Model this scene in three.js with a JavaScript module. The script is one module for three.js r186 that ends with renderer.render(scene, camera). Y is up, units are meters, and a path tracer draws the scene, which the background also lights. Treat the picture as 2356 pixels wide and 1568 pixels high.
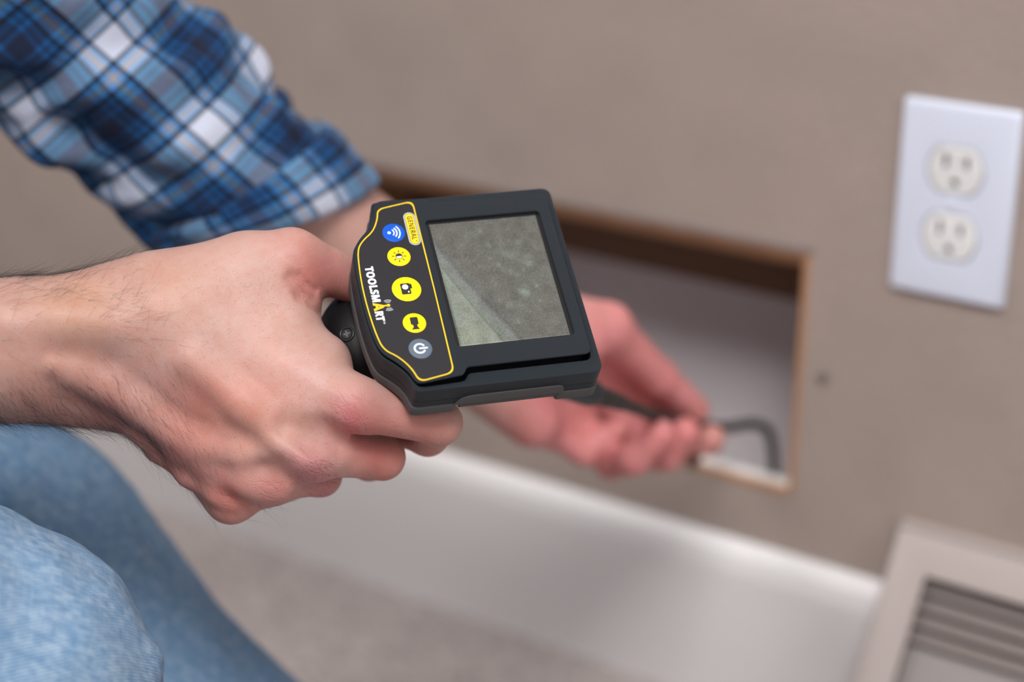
import * as THREE from 'three';
import { mergeGeometries, toCreasedNormals } from 'three/addons/utils/BufferGeometryUtils.js';
import { RoundedBoxGeometry } from 'three/addons/geometries/RoundedBoxGeometry.js';
import { ImprovedNoise } from 'three/addons/math/ImprovedNoise.js';
import { RectAreaLightUniformsLib } from 'three/addons/lights/RectAreaLightUniformsLib.js';

// ------------------------------------------------------------------ camera, light, exposure
const V = (x, y, z) => new THREE.Vector3(x, y, z);
const scene = new THREE.Scene();
scene.background = new THREE.Color(0x000000);
const W0 = 2356, H0 = 1568, FPX = 4288;
const camPos = V(0.3799, 0.6552, 0.9854);
const camX = V(0.8182, 0.0101, -0.5748).normalize(), camZ = V(0.537, 0.3436, 0.7704).normalize();
const camY = camZ.clone().cross(camX).normalize();
camX.copy(camY).cross(camZ).normalize();
const camera = new THREE.PerspectiveCamera(2 * Math.atan(H0 / 2 / FPX) * 180 / Math.PI, W0 / H0, 0.05, 30);
camera.position.copy(camPos);
camera.quaternion.setFromRotationMatrix(new THREE.Matrix4().makeBasis(camX, camY, camZ));
camera.focus = 0.772; camera.userData.fStop = 3.1;
scene.add(camera);
const renderer = new THREE.WebGLRenderer({ antialias: true });
renderer.toneMapping = THREE.LinearToneMapping;
renderer.toneMappingExposure = 0.93;
renderer.shadowMap.enabled = true;
RectAreaLightUniformsLib.init();
const LAMPS = [[V(0.85, 2.36, 1.6), 23], [V(-1.25, 2.36, 1.35), 12]], LAMP = { w: 1.0, h: 1.0, color: new THREE.Color().setRGB(1.0, 0.975, 0.965) };  // the second lamp is unseen, added to brighten the left side
const ADDED_WINDOW = { pos: V(2.08, 1.55, 1.05), w: 0.9, h: 1.1, power: 0.5, color: new THREE.Color().setRGB(0.82, 0.92, 1.0) };  // unseen window, added for cool fill and bluish edge highlights

// a point at a given distance in front of the camera, used to take measurements off the photograph
function px(u, v, d) {
  return camPos.clone().addScaledVector(camX, (u - W0 / 2) / FPX * d).addScaledVector(camY, -(v - H0 / 2) / FPX * d).addScaledVector(camZ, -d);
}
function rayDir(u, v) { return px(u, v, 1).sub(camPos).normalize(); }

// ------------------------------------------------------------------ helpers
let seed = 12345;
const rnd = () => { seed = (seed * 1664525 + 1013904223) >>> 0; return seed / 4294967296; };
const perlin = new ImprovedNoise();
const noise = (x, y, z = 0) => perlin.noise(x, y, z);
const clamp = (x, a, b) => Math.min(b, Math.max(a, x));
const sstep = (a, b, x) => { const t = clamp((x - a) / (b - a), 0, 1); return t * t * (3 - 2 * t); };
const names = {};
function numbered(n) { if (!(n in names)) { names[n] = 0; return n; } names[n]++; return n + '_' + String(names[n]).padStart(3, '0'); }
function mesh(name, geo, mat, parent = scene) {
  const m = new THREE.Mesh(geo, mat);
  m.name = parent === scene ? numbered(name) : name;
  m.castShadow = m.receiveShadow = true;
  parent.add(m);
  return m;
}
function part(name, geo, mat, parent) {            // a part; repeats take a number within their thing
  const used = parent.children.filter((c) => c.name === name || c.name.startsWith(name + '_0')).length;
  return mesh(used ? name + '_' + String(used).padStart(3, '0') : name, geo, mat, parent);
}
function thing(name, label, category, pos = V(0, 0, 0), group) {
  const g = new THREE.Group(); g.name = numbered(name); g.position.copy(pos);
  g.userData = { label, category }; if (group) g.userData.group = group;
  scene.add(g); return g;
}
function structure(name, geo, mat) { const m = mesh(name, geo, mat); m.userData.kind = 'structure'; return m; }
function box(x0, x1, y0, y1, z0, z1, r = 0) {
  const g = r ? new RoundedBoxGeometry(x1 - x0, y1 - y0, z1 - z0, 3, r) : new THREE.BoxGeometry(x1 - x0, y1 - y0, z1 - z0);
  g.translate((x0 + x1) / 2, (y0 + y1) / 2, (z0 + z1) / 2); return g;
}
function std(o) { return new THREE.MeshStandardMaterial(o); }
function phys(o) { return new THREE.MeshPhysicalMaterial(o); }
const lin = (r, g, b) => new THREE.Color().setRGB(r, g, b);
function dataTex(w, h, fn, srgb, repeat = true) {
  const d = new Uint8Array(w * h * 4);
  for (let y = 0; y < h; y++) for (let x = 0; x < w; x++) {
    const c = fn(x, y), i = (y * w + x) * 4;
    if (typeof c === 'number') { d[i] = d[i + 1] = d[i + 2] = clamp(c, 0, 1) * 255; } else { d[i] = clamp(c[0], 0, 1) * 255; d[i + 1] = clamp(c[1], 0, 1) * 255; d[i + 2] = clamp(c[2], 0, 1) * 255; }
    d[i + 3] = 255;
  }
  const t = new THREE.DataTexture(d, w, h, THREE.RGBAFormat);
  t.magFilter = THREE.LinearFilter; t.minFilter = THREE.LinearMipmapLinearFilter; t.generateMipmaps = true;
  if (repeat) t.wrapS = t.wrapT = THREE.RepeatWrapping;
  if (srgb) t.colorSpace = THREE.SRGBColorSpace;
  t.needsUpdate = true; return t;
}
function rep(t, k) { const c = t.clone(); c.repeat.set(k, k); c.needsUpdate = true; return c; }
function tileNoise2(nx, ny, s) {
  let q = s; const r = () => { q = (q * 1664525 + 1013904223) >>> 0; return q / 4294967296; };
  const g = Float32Array.from({ length: nx * ny }, r);
  return (u, v) => { u = ((u % 1) + 1) % 1 * nx; v = ((v % 1) + 1) % 1 * ny; const x = Math.floor(u), y = Math.floor(v); let fx = u - x, fy = v - y; fx = fx * fx * (3 - 2 * fx); fy = fy * fy * (3 - 2 * fy);
    const a = g[(y % ny) * nx + x % nx], b = g[(y % ny) * nx + (x + 1) % nx], c = g[((y + 1) % ny) * nx + x % nx], d = g[((y + 1) % ny) * nx + (x + 1) % nx];
    return a + (b - a) * fx + (c - a) * fy + (a - b - c + d) * fx * fy; };
}
// periodic value noise for tiling textures
function tileNoise(n, s) {
  let q = s; const r = () => { q = (q * 1664525 + 1013904223) >>> 0; return q / 4294967296; };
  const g = Float32Array.from({ length: n * n }, r);
  return (u, v) => { u = ((u % 1) + 1) % 1 * n; v = ((v % 1) + 1) % 1 * n; const x = Math.floor(u), y = Math.floor(v); let fx = u - x, fy = v - y; fx = fx * fx * (3 - 2 * fx); fy = fy * fy * (3 - 2 * fy);
    const a = g[(y % n) * n + x % n], b = g[(y % n) * n + (x + 1) % n], c = g[((y + 1) % n) * n + x % n], d = g[((y + 1) % n) * n + (x + 1) % n];
    return a + (b - a) * fx + (c - a) * fy + (a - b - c + d) * fx * fy; };
}
// uv in metres from the dominant axis of each face (geometry is made non-indexed)
function boxUV(g) {
  if (g.index) g = g.toNonIndexed();
  const p = g.attributes.position, uv = new Float32Array(p.count * 2), a = V(), b = V(), c = V(), n = V();
  for (let i = 0; i < p.count; i += 3) {
    a.fromBufferAttribute(p, i); b.fromBufferAttribute(p, i + 1); c.fromBufferAttribute(p, i + 2);
    n.copy(b).sub(a).cross(c.clone().sub(a)); const x = Math.abs(n.x), y = Math.abs(n.y), z = Math.abs(n.z);
    [a, b, c].forEach((q, k) => { const s = x > y && x > z ? [q.z, q.y] : y > z ? [q.x, q.z] : [q.x, q.y]; uv[(i + k) * 2] = s[0]; uv[(i + k) * 2 + 1] = s[1]; });
  }
  g.setAttribute('uv', new THREE.BufferAttribute(uv, 2)); return g;
}
function poly(points) {                               // polygon with rounded corners: [x, y, r]
  const s = new THREE.Shape(), n = points.length;
  points.forEach(([x, y, r = 0], i) => {
    const a = points[(i + n - 1) % n], b = points[(i + 1) % n];
    const la = Math.hypot(a[0] - x, a[1] - y), lb = Math.hypot(b[0] - x, b[1] - y), ra = Math.min(r, la * 0.49), rb = Math.min(r, lb * 0.49);
    const pa = [x + (a[0] - x) / la * ra, y + (a[1] - y) / la * ra], pb = [x + (b[0] - x) / lb * rb, y + (b[1] - y) / lb * rb];
    if (i === 0) s.moveTo(...pa); else s.lineTo(...pa);
    if (r) s.quadraticCurveTo(x, y, ...pb);
  });
  s.closePath(); return s;
}
function extrude(shape, z0, z1, bevel = 0, segs = 3, curve = 8) {
  const g = new THREE.ExtrudeGeometry(shape, { depth: z1 - z0 - 2 * bevel, bevelEnabled: bevel > 0, bevelThickness: bevel, bevelSize: bevel, bevelOffset: -bevel, bevelSegments: segs, curveSegments: curve });
  g.translate(0, 0, z0 + bevel);
  return toCreasedNormals(g, 0.7);
}
// ------------------------------------------------------------------ signed distance fields and their meshing
function cap(a, b, ra, rb = ra) {
  const ax = a.x, ay = a.y, az = a.z, bx = b.x - ax, by = b.y - ay, bz = b.z - az, l2 = bx * bx + by * by + bz * bz || 1e-12;
  return (x, y, z) => { const px_ = x - ax, py = y - ay, pz = z - az; let t = (px_ * bx + py * by + pz * bz) / l2; t = t < 0 ? 0 : t > 1 ? 1 : t;
    const dx = px_ - bx * t, dy = py - by * t, dz = pz - bz * t; return Math.sqrt(dx * dx + dy * dy + dz * dz) - (ra + (rb - ra) * t); };
}
function ell(c, r, q) {                               // ellipsoid, q turns it
  const inv = q ? q.clone().invert() : null, p = V();
  return (x, y, z) => { p.set(x - c.x, y - c.y, z - c.z); if (inv) p.applyQuaternion(inv);
    const k0 = Math.hypot(p.x / r.x, p.y / r.y, p.z / r.z), k1 = Math.hypot(p.x / r.x / r.x, p.y / r.y / r.y, p.z / r.z / r.z); return k1 < 1e-9 ? -Math.min(r.x, r.y, r.z) : k0 * (k0 - 1) / k1; };
}
const smin = (a, b, k) => { const h = Math.max(k - Math.abs(a - b), 0) / k; return Math.min(a, b) - h * h * k * 0.25; };
const smax = (a, b, k) => -smin(-a, -b, k);
const uni = (fs, k) => (x, y, z) => { let d = fs[0](x, y, z); for (let i = 1; i < fs.length; i++) d = smin(d, fs[i](x, y, z), k); return d; };
const chain = (pts, rs, k = 0.004) => uni(pts.slice(1).map((p, i) => cap(pts[i], p, rs[i], rs[i + 1])), k);
function meshField(f, lo, hi, h) {                    // surface nets
  const n = [0, 1, 2].map((k) => Math.ceil((hi.getComponent(k) - lo.getComponent(k)) / h) + 1), [nx, ny, nz] = n, F = new Float32Array(nx * ny * nz), B = 8;
  const id = (i, j, k) => (k * ny + j) * nx + i;
  for (let K = 0; K < nz; K += B) for (let J = 0; J < ny; J += B) for (let I = 0; I < nx; I += B) {
    const c = f(lo.x + (I + B / 2) * h, lo.y + (J + B / 2) * h, lo.z + (K + B / 2) * h), far = Math.abs(c) > B * h * 0.87 * 1.25 + 2 * h;
    for (let k = K; k < Math.min(K + B, nz); k++) for (let j = J; j < Math.min(J + B, ny); j++) for (let i = I; i < Math.min(I + B, nx); i++) F[id(i, j, k)] = far ? c : f(lo.x + i * h, lo.y + j * h, lo.z + k * h);
  }
  const vid = new Int32Array(nx * ny * nz).fill(-1), P = [], T = [];
  const co = [[0, 0, 0], [1, 0, 0], [0, 1, 0], [1, 1, 0], [0, 0, 1], [1, 0, 1], [0, 1, 1], [1, 1, 1]], ed = [[0, 1], [2, 3], [4, 5], [6, 7], [0, 2], [1, 3], [4, 6], [5, 7], [0, 4], [1, 5], [2, 6], [3, 7]], v = new Float32Array(8);
  for (let k = 0; k < nz - 1; k++) for (let j = 0; j < ny - 1; j++) for (let i = 0; i < nx - 1; i++) {
    let m = 0; for (let c = 0; c < 8; c++) { v[c] = F[id(i + co[c][0], j + co[c][1], k + co[c][2])]; if (v[c] < 0) m |= 1 << c; }
    if (m === 0 || m === 255) continue;
    let x = 0, y = 0, z = 0, q = 0;
    for (const [a, b] of ed) if ((v[a] < 0) !== (v[b] < 0)) { const t = v[a] / (v[a] - v[b]); x += co[a][0] + (co[b][0] - co[a][0]) * t; y += co[a][1] + (co[b][1] - co[a][1]) * t; z += co[a][2] + (co[b][2] - co[a][2]) * t; q++; }
    vid[id(i, j, k)] = P.length / 3; P.push(lo.x + (i + x / q) * h, lo.y + (j + y / q) * h, lo.z + (k + z / q) * h);
  }
  const quad = (a, b, c, d, flip) => { if (a < 0 || b < 0 || c < 0 || d < 0) return; if (flip) T.push(a, c, b, a, d, c); else T.push(a, b, c, a, c, d); };
  for (let k = 1; k < nz - 1; k++) for (let j = 1; j < ny - 1; j++) for (let i = 1; i < nx - 1; i++) {
    const s = F[id(i, j, k)] < 0;
    if (s !== F[id(i + 1, j, k)] < 0) quad(vid[id(i, j - 1, k - 1)], vid[id(i, j, k - 1)], vid[id(i, j, k)], vid[id(i, j - 1, k)], !s);
    if (s !== F[id(i, j + 1, k)] < 0) quad(vid[id(i - 1, j, k - 1)], vid[id(i - 1, j, k)], vid[id(i, j, k)], vid[id(i, j, k - 1)], !s);
    if (s !== F[id(i, j, k + 1)] < 0) quad(vid[id(i - 1, j - 1, k)], vid[id(i, j - 1, k)], vid[id(i, j, k)], vid[id(i - 1, j, k)], !s);
  }
  const N = new Float32Array(P.length), e = h * 0.5;
  for (let i = 0; i < P.length; i += 3) {
    const x = P[i], y = P[i + 1], z = P[i + 2]; let a = f(x + e, y, z) - f(x - e, y, z), b = f(x, y + e, z) - f(x, y - e, z), c = f(x, y, z + e) - f(x, y, z - e); const l = Math.hypot(a, b, c) || 1;
    N[i] = a / l; N[i + 1] = b / l; N[i + 2] = c / l;
    const d = clamp(f(x, y, z), -h / 2, h / 2); P[i] -= N[i] * d; P[i + 1] -= N[i + 1] * d; P[i + 2] -= N[i + 2] * d;   // onto the surface
  }
  const g = new THREE.BufferGeometry();
  g.setAttribute('position', new THREE.Float32BufferAttribute(P, 3)); g.setAttribute('normal', new THREE.BufferAttribute(N, 3)); g.setIndex(T);
  return g;
}
function trace(f, u, v, d0 = 0.6) {                    // where the camera's ray through a photograph pixel meets a field
  const dir = rayDir(u, v); let t = d0; const p = V();
  for (let i = 0; i < 200; i++) { p.copy(camPos).addScaledVector(dir, t); const d = f(p.x, p.y, p.z); if (d < 1e-5) return p; t += d * 0.8; if (t > 1.6) return null; }
  return p;
}
// a tube around a path: radius(s, angle) and frames carried along
function tube(curve, ns, na, radius, uvs, along) {
  const fr = curve.computeFrenetFrames(ns, false), P = [], U = [], I = [], o = V();
  for (let i = 0; i <= ns; i++) { const s = i / ns; curve.getPointAt(s, o);
    for (let j = 0; j <= na; j++) { const a = j / na * Math.PI * 2, r = radius(s, a), c = Math.cos(a) * r, d = Math.sin(a) * r; if (along) { curve.getPointAt(s, o); o.addScaledVector(fr.tangents[i], along(s, a, fr.normals[i], fr.binormals[i])); }
      P.push(o.x + fr.normals[i].x * c + fr.binormals[i].x * d, o.y + fr.normals[i].y * c + fr.binormals[i].y * d, o.z + fr.normals[i].z * c + fr.binormals[i].z * d); U.push(...uvs(s, a)); } }
  for (let i = 0; i < ns; i++) for (let j = 0; j < na; j++) { const a = i * (na + 1) + j, b = a + na + 1; I.push(a, b, a + 1, b, b + 1, a + 1); }
  const g = new THREE.BufferGeometry(); g.setAttribute('position', new THREE.Float32BufferAttribute(P, 3)); g.setAttribute('uv', new THREE.Float32BufferAttribute(U, 2)); g.setIndex(I); g.computeVertexNormals();
  const N = g.attributes.normal; for (let i = 0; i <= ns; i++) { const a = i * (na + 1), b = a + na; const x = N.getX(a) + N.getX(b), y = N.getY(a) + N.getY(b), z = N.getZ(a) + N.getZ(b), l = Math.hypot(x, y, z) || 1; N.setXYZ(a, x / l, y / l, z / l); N.setXYZ(b, x / l, y / l, z / l); }
  return g;
}

// ------------------------------------------------------------------ materials of the room
const n64 = tileNoise(64, 7), n128 = tileNoise(128, 9), n16 = tileNoise(16, 3), n256 = tileNoise(256, 5);
const orangePeel = dataTex(512, 512, (x, y) => 0.5 * n64(x / 512, y / 512) + 0.5 * n128(x / 512, y / 512), false);
const wallTone = dataTex(512, 512, (x, y) => { const k = 0.955 + 0.045 * n16(x / 512, y / 512) + 0.02 * (n256(x / 512, y / 512) - 0.5); return [k, k, k]; }, true);
const wallPaint = std({ color: lin(0.335, 0.275, 0.243), roughness: 0.72, map: rep(wallTone, 2), bumpMap: rep(orangePeel, 4), bumpScale: 0.0004 });
const trimPaint = std({ color: lin(0.68, 0.67, 0.672), roughness: 0.42 });
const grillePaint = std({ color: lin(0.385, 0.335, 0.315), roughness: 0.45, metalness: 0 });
const ceilingPaint = std({ color: lin(0.74, 0.78, 0.85), roughness: 0.9 });
const kraft = std({ color: lin(0.40, 0.21, 0.11), roughness: 0.95, bumpMap: rep(orangePeel, 12), bumpScale: 0.0008 });
const tornGrey = std({ color: lin(0.27, 0.22, 0.20), roughness: 0.95, bumpMap: rep(orangePeel, 12), bumpScale: 0.0006 });
const gypsum = std({ color: lin(0.74, 0.72, 0.70), roughness: 0.95 });
const boardBack = std({ color: lin(0.68, 0.64, 0.675), roughness: 0.95 });
const stud = std({ color: lin(0.30, 0.17, 0.085), roughness: 0.85 });
const carpetBump = dataTex(512, 512, (x, y) => n256(x / 512, y / 512) * 0.6 + n128(x / 512, y / 512) * 0.4, false);
const carpetTone = dataTex(512, 512, (x, y) => { const k = 0.78 + 0.3 * n256(x / 512, y / 512) * n128(y / 512, x / 512) + 0.05 * n16(x / 512, y / 512); return [k, k, k]; }, true);
const carpet = std({ color: lin(0.60, 0.53, 0.51), roughness: 1, map: rep(carpetTone, 2.2), bumpMap: rep(carpetBump, 2.2), bumpScale: 0.006 });

// ------------------------------------------------------------------ the room
const RX0 = -2.4, RX1 = 2.1, RZ1 = 3.6, RH = 2.4;
const HX0 = -0.445, HX1 = -0.0918, HY0 = 0.1628, HY1 = 0.3186, DW = 0.0127;      // the hole in the drywall
structure('floor', boxUV(box(RX0 - 0.1, RX1 + 0.1, -0.1, 0, 0, RZ1 + 0.1)), carpet);
structure('ceiling', box(RX0 - 0.1, RX1 + 0.1, RH, RH + 0.1, -0.2, RZ1 + 0.1), ceilingPaint);
{
  const sh = new THREE.Shape([[RX0, 0], [RX1, 0], [RX1, RH], [RX0, RH]].map((p) => new THREE.Vector2(...p)));
  const hole = new THREE.Path([[HX0, HY0], [HX0, HY1], [HX1, HY1], [HX1, HY0]].map((p) => new THREE.Vector2(...p)));
  sh.holes.push(hole);
  const g = new THREE.ExtrudeGeometry(sh, { depth: DW, bevelEnabled: false }); g.translate(0, 0, -DW);
  const wall = structure('wall_north', boxUV(g), wallPaint);
  // cut edges: chamfered rims with torn brown paper, gypsum core inside
  const rim = (len, prof, amp) => {                                   // prof: [across, z] rows; ragged along the length
    const n = Math.max(8, Math.round(len / 0.006)), P = [], I = [], m = prof.length;
    for (let i = 0; i <= n; i++) for (let j = 0; j < m; j++) { const w = amp * (noise(i * 0.31, j * 7.7 + len * 9) + 0.5 * noise(i * 0.9, j * 3.1)); P.push(i / n * len, prof[j][0] + (j === 0 ? w : w * 0.4), prof[j][1]); }
    for (let i = 0; i < n; i++) for (let j = 0; j < m - 1; j++) { const a = i * m + j, b = a + m; I.push(a, a + 1, b, b, a + 1, b + 1); }
    const q = new THREE.BufferGeometry(); q.setAttribute('position', new THREE.Float32BufferAttribute(P, 3)); q.setIndex(I); q.computeVertexNormals(); return boxUV(q);
  };
  const L = HX1 - HX0;
  const top1 = rim(L + 0.006, [[0.0065, 0.0002], [0.0045, 0.0009], [0.001, 0.0008], [-0.0005, -0.0004]], 0.0012); top1.translate(HX0, HY1, 0);
  part('torn_paint_edge', top1, tornGrey, wall);
  const top2 = rim(L, [[0.0, 0.0002], [-0.004, -0.0018], [-0.0100, -0.0056], [-0.0112, -0.0127], [0, -0.0126]], 0.0008); top2.translate(HX0, HY1, 0);
  part('torn_paper_edge', top2, kraft, wall);
  const side = rim(HY1 - HY0, [[0.004, 0.0003], [0.0025, 0.0010], [0.0, 0.0006], [-0.0015, -0.002], [-0.002, -0.0127]], 0.0007);
  side.rotateZ(-Math.PI / 2); side.scale(1, 1, 1); side.translate(HX1, HY1, 0);
  part('torn_paper_edge', side, kraft, wall);
  const side2 = rim(HY1 - HY0, [[0.004, 0.0003], [0.0025, 0.0010], [0.0, 0.0006], [-0.0015, -0.002], [-0.002, -0.0127]], 0.0007);
  side2.rotateZ(Math.PI / 2); side2.translate(HX0, HY0, 0);
  part('torn_paper_edge', side2, kraft, wall);
  const bot = rim(L, [[-0.0045, 0.0002], [-0.003, 0.0010], [0.0, 0.0008], [0.001, -0.001]], 0.0008);
  bot.translate(HX0, HY0, 0);
  part('torn_paper_edge', bot, kraft, wall);
  part('gypsum_core', box(HX0, HX1, HY0 - 0.004, HY0 + 0.0006, -DW, -0.0006), gypsum, wall);
  part('cavity_back', box(-0.50, 0.02, 0.03, 0.42, -DW - 0.102, -DW - 0.089), boardBack, wall);
  part('stud', boxUV(box(-0.50, -0.462, 0.04, 0.40, -DW - 0.089, -DW)), stud, wall);
  part('stud', boxUV(box(-0.060, -0.022, 0.04, 0.40, -DW - 0.089, -DW)), stud, wall);
  part('shade_board', boxUV(box(-0.462, -0.060, 0.255, 0.40, -DW - 0.0889, -DW - 0.076)), std({ color: lin(0.20, 0.115, 0.075), roughness: 0.9 }), wall);  // added board, its dark brown standing in for shade at the cavity top
  part('wall_plate', boxUV(box(-0.50, -0.022, 0.0, 0.04, -DW - 0.102, -DW)), stud, wall);
  part('wall_plate', boxUV(box(-0.50, -0.022, 0.40, 0.438, -DW - 0.102, -DW)), stud, wall);
  part('backing_paper', mergeGeometries([box(-0.462, -0.06, HY1 - 0.003, 0.40, -DW - 0.0008, -DW + 0.0002), box(-0.462, -0.06, 0.04, HY0, -DW - 0.0008, -DW + 0.0002), box(-0.462, HX0, HY0, HY1, -DW - 0.0008, -DW + 0.0002), box(HX1, -0.06, HY0, HY1, -DW - 0.0008, -DW + 0.0002)]), kraft, wall);
  const pop = new THREE.SphereGeometry(0.0046, 24, 10, 0, Math.PI * 2, 0, Math.PI / 2); pop.scale(1, 0.05, 1); pop.rotateX(Math.PI / 2); pop.translate(-0.0742, 0.2416, 0);
  part('nail_pop', pop, wallPaint, wall);
  const backing = structure('wall_north', box(RX0 - 0.1, RX1 + 0.1, -0.1, RH + 0.1, -0.25, -0.18), boardBack);
  backing.name = 'wall_backing';
}
structure('wall_west', boxUV(box(RX0 - 0.1, RX0, 0, RH, 0, RZ1)), wallPaint);
structure('wall_east', boxUV(box(RX1, RX1 + 0.1, 0, RH, 0, RZ1)), wallPaint);
structure('wall_south', boxUV(box(RX0 - 0.1, RX1 + 0.1, 0, RH, RZ1, RZ1 + 0.1)), wallPaint);
{
  const pr = new THREE.Shape(); pr.moveTo(0, 0); pr.lineTo(0.0125, 0); pr.lineTo(0.0125, 0.098); pr.quadraticCurveTo(0.0125, 0.103, 0.0105, 0.107); pr.quadraticCurveTo(0.0085, 0.113, 0.006, 0.1165); pr.quadraticCurveTo(0.004, 0.1185, 0, 0.1185); pr.closePath();
  const len = -0.0135 - RX0, g = new THREE.ExtrudeGeometry(pr, { depth: len, bevelEnabled: false, curveSegments: 8 });
  g.rotateY(-Math.PI / 2); g.scale(1, 1, 1);                          // profile x -> +z, depth -> -x
  g.translate(-0.0135, 0, 0);
  structure('baseboard_north', toCreasedNormals(g, 0.8), trimPaint);
  const g2 = new THREE.ExtrudeGeometry(pr, { depth: RX1 - 0.37, bevelEnabled: false, curveSegments: 8 }); g2.rotateY(-Math.PI / 2); g2.translate(RX1, 0, 0);
  structure('baseboard_north', toCreasedNormals(g2, 0.8), trimPaint);
}
// ------------------------------------------------------------------ ceiling lamps, the second added as fill, and an added window
LAMPS.forEach(([pos, power], i) => {
  const t = thing('ceiling_lamp', ['square white ceiling lamp, the brighter one above the outlet side of the wall', 'square white ceiling lamp, the dimmer one, unseen and added as fill above the crouching man'][i], 'lamp', V(pos.x, RH, pos.z));
  const fr = new THREE.Shape([[-0.53, -0.53], [0.53, -0.53], [0.53, 0.53], [-0.53, 0.53]].map((p) => new THREE.Vector2(...p)));
  fr.holes.push(new THREE.Path([[-0.5, -0.5], [-0.5, 0.5], [0.5, 0.5], [0.5, -0.5]].map((p) => new THREE.Vector2(...p))));
  const fg = extrude(fr, 0, 0.035, 0.003); fg.rotateX(Math.PI / 2);
  part('frame', fg, trimPaint, t);
  part('diffuser', box(-0.5, 0.5, -0.028, -0.012, -0.5, 0.5), std({ color: 0xffffff, roughness: 0.6, emissive: LAMP.color, emissiveIntensity: 1.5 }), t);
  const l = new THREE.RectAreaLight(LAMP.color, power, LAMP.w, LAMP.h); l.name = 'ceiling_lamp_light'; l.position.copy(pos); l.lookAt(pos.x, 0, pos.z); scene.add(l);
});
{
  const w = new THREE.Group(); w.name = 'added_window_1'; w.userData.kind = 'structure'; scene.add(w);
  const x = RX1 - 0.012, { y, z } = ADDED_WINDOW.pos, a = ADDED_WINDOW.w / 2, b = ADDED_WINDOW.h / 2;
  part('added_window_frame', mergeGeometries([box(x - 0.02, RX1, y - b - 0.06, y - b, z - a - 0.06, z + a + 0.06), box(x - 0.02, RX1, y + b, y + b + 0.06, z - a - 0.06, z + a + 0.06), box(x - 0.02, RX1, y - b, y + b, z - a - 0.06, z - a), box(x - 0.02, RX1, y - b, y + b, z + a, z + a + 0.06)]), trimPaint, w);
  part('added_window_pane', box(x, RX1 - 0.004, y - b, y + b, z - a, z + a), std({ color: 0xffffff, roughness: 0.5, emissive: ADDED_WINDOW.color, emissiveIntensity: 3.2 }), w);
  const l = new THREE.RectAreaLight(ADDED_WINDOW.color, ADDED_WINDOW.power, ADDED_WINDOW.w, ADDED_WINDOW.h); l.name = 'added_window_light'; l.position.set(x - 0.022, y, z); l.lookAt(0, y, z); scene.add(l);
}
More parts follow.
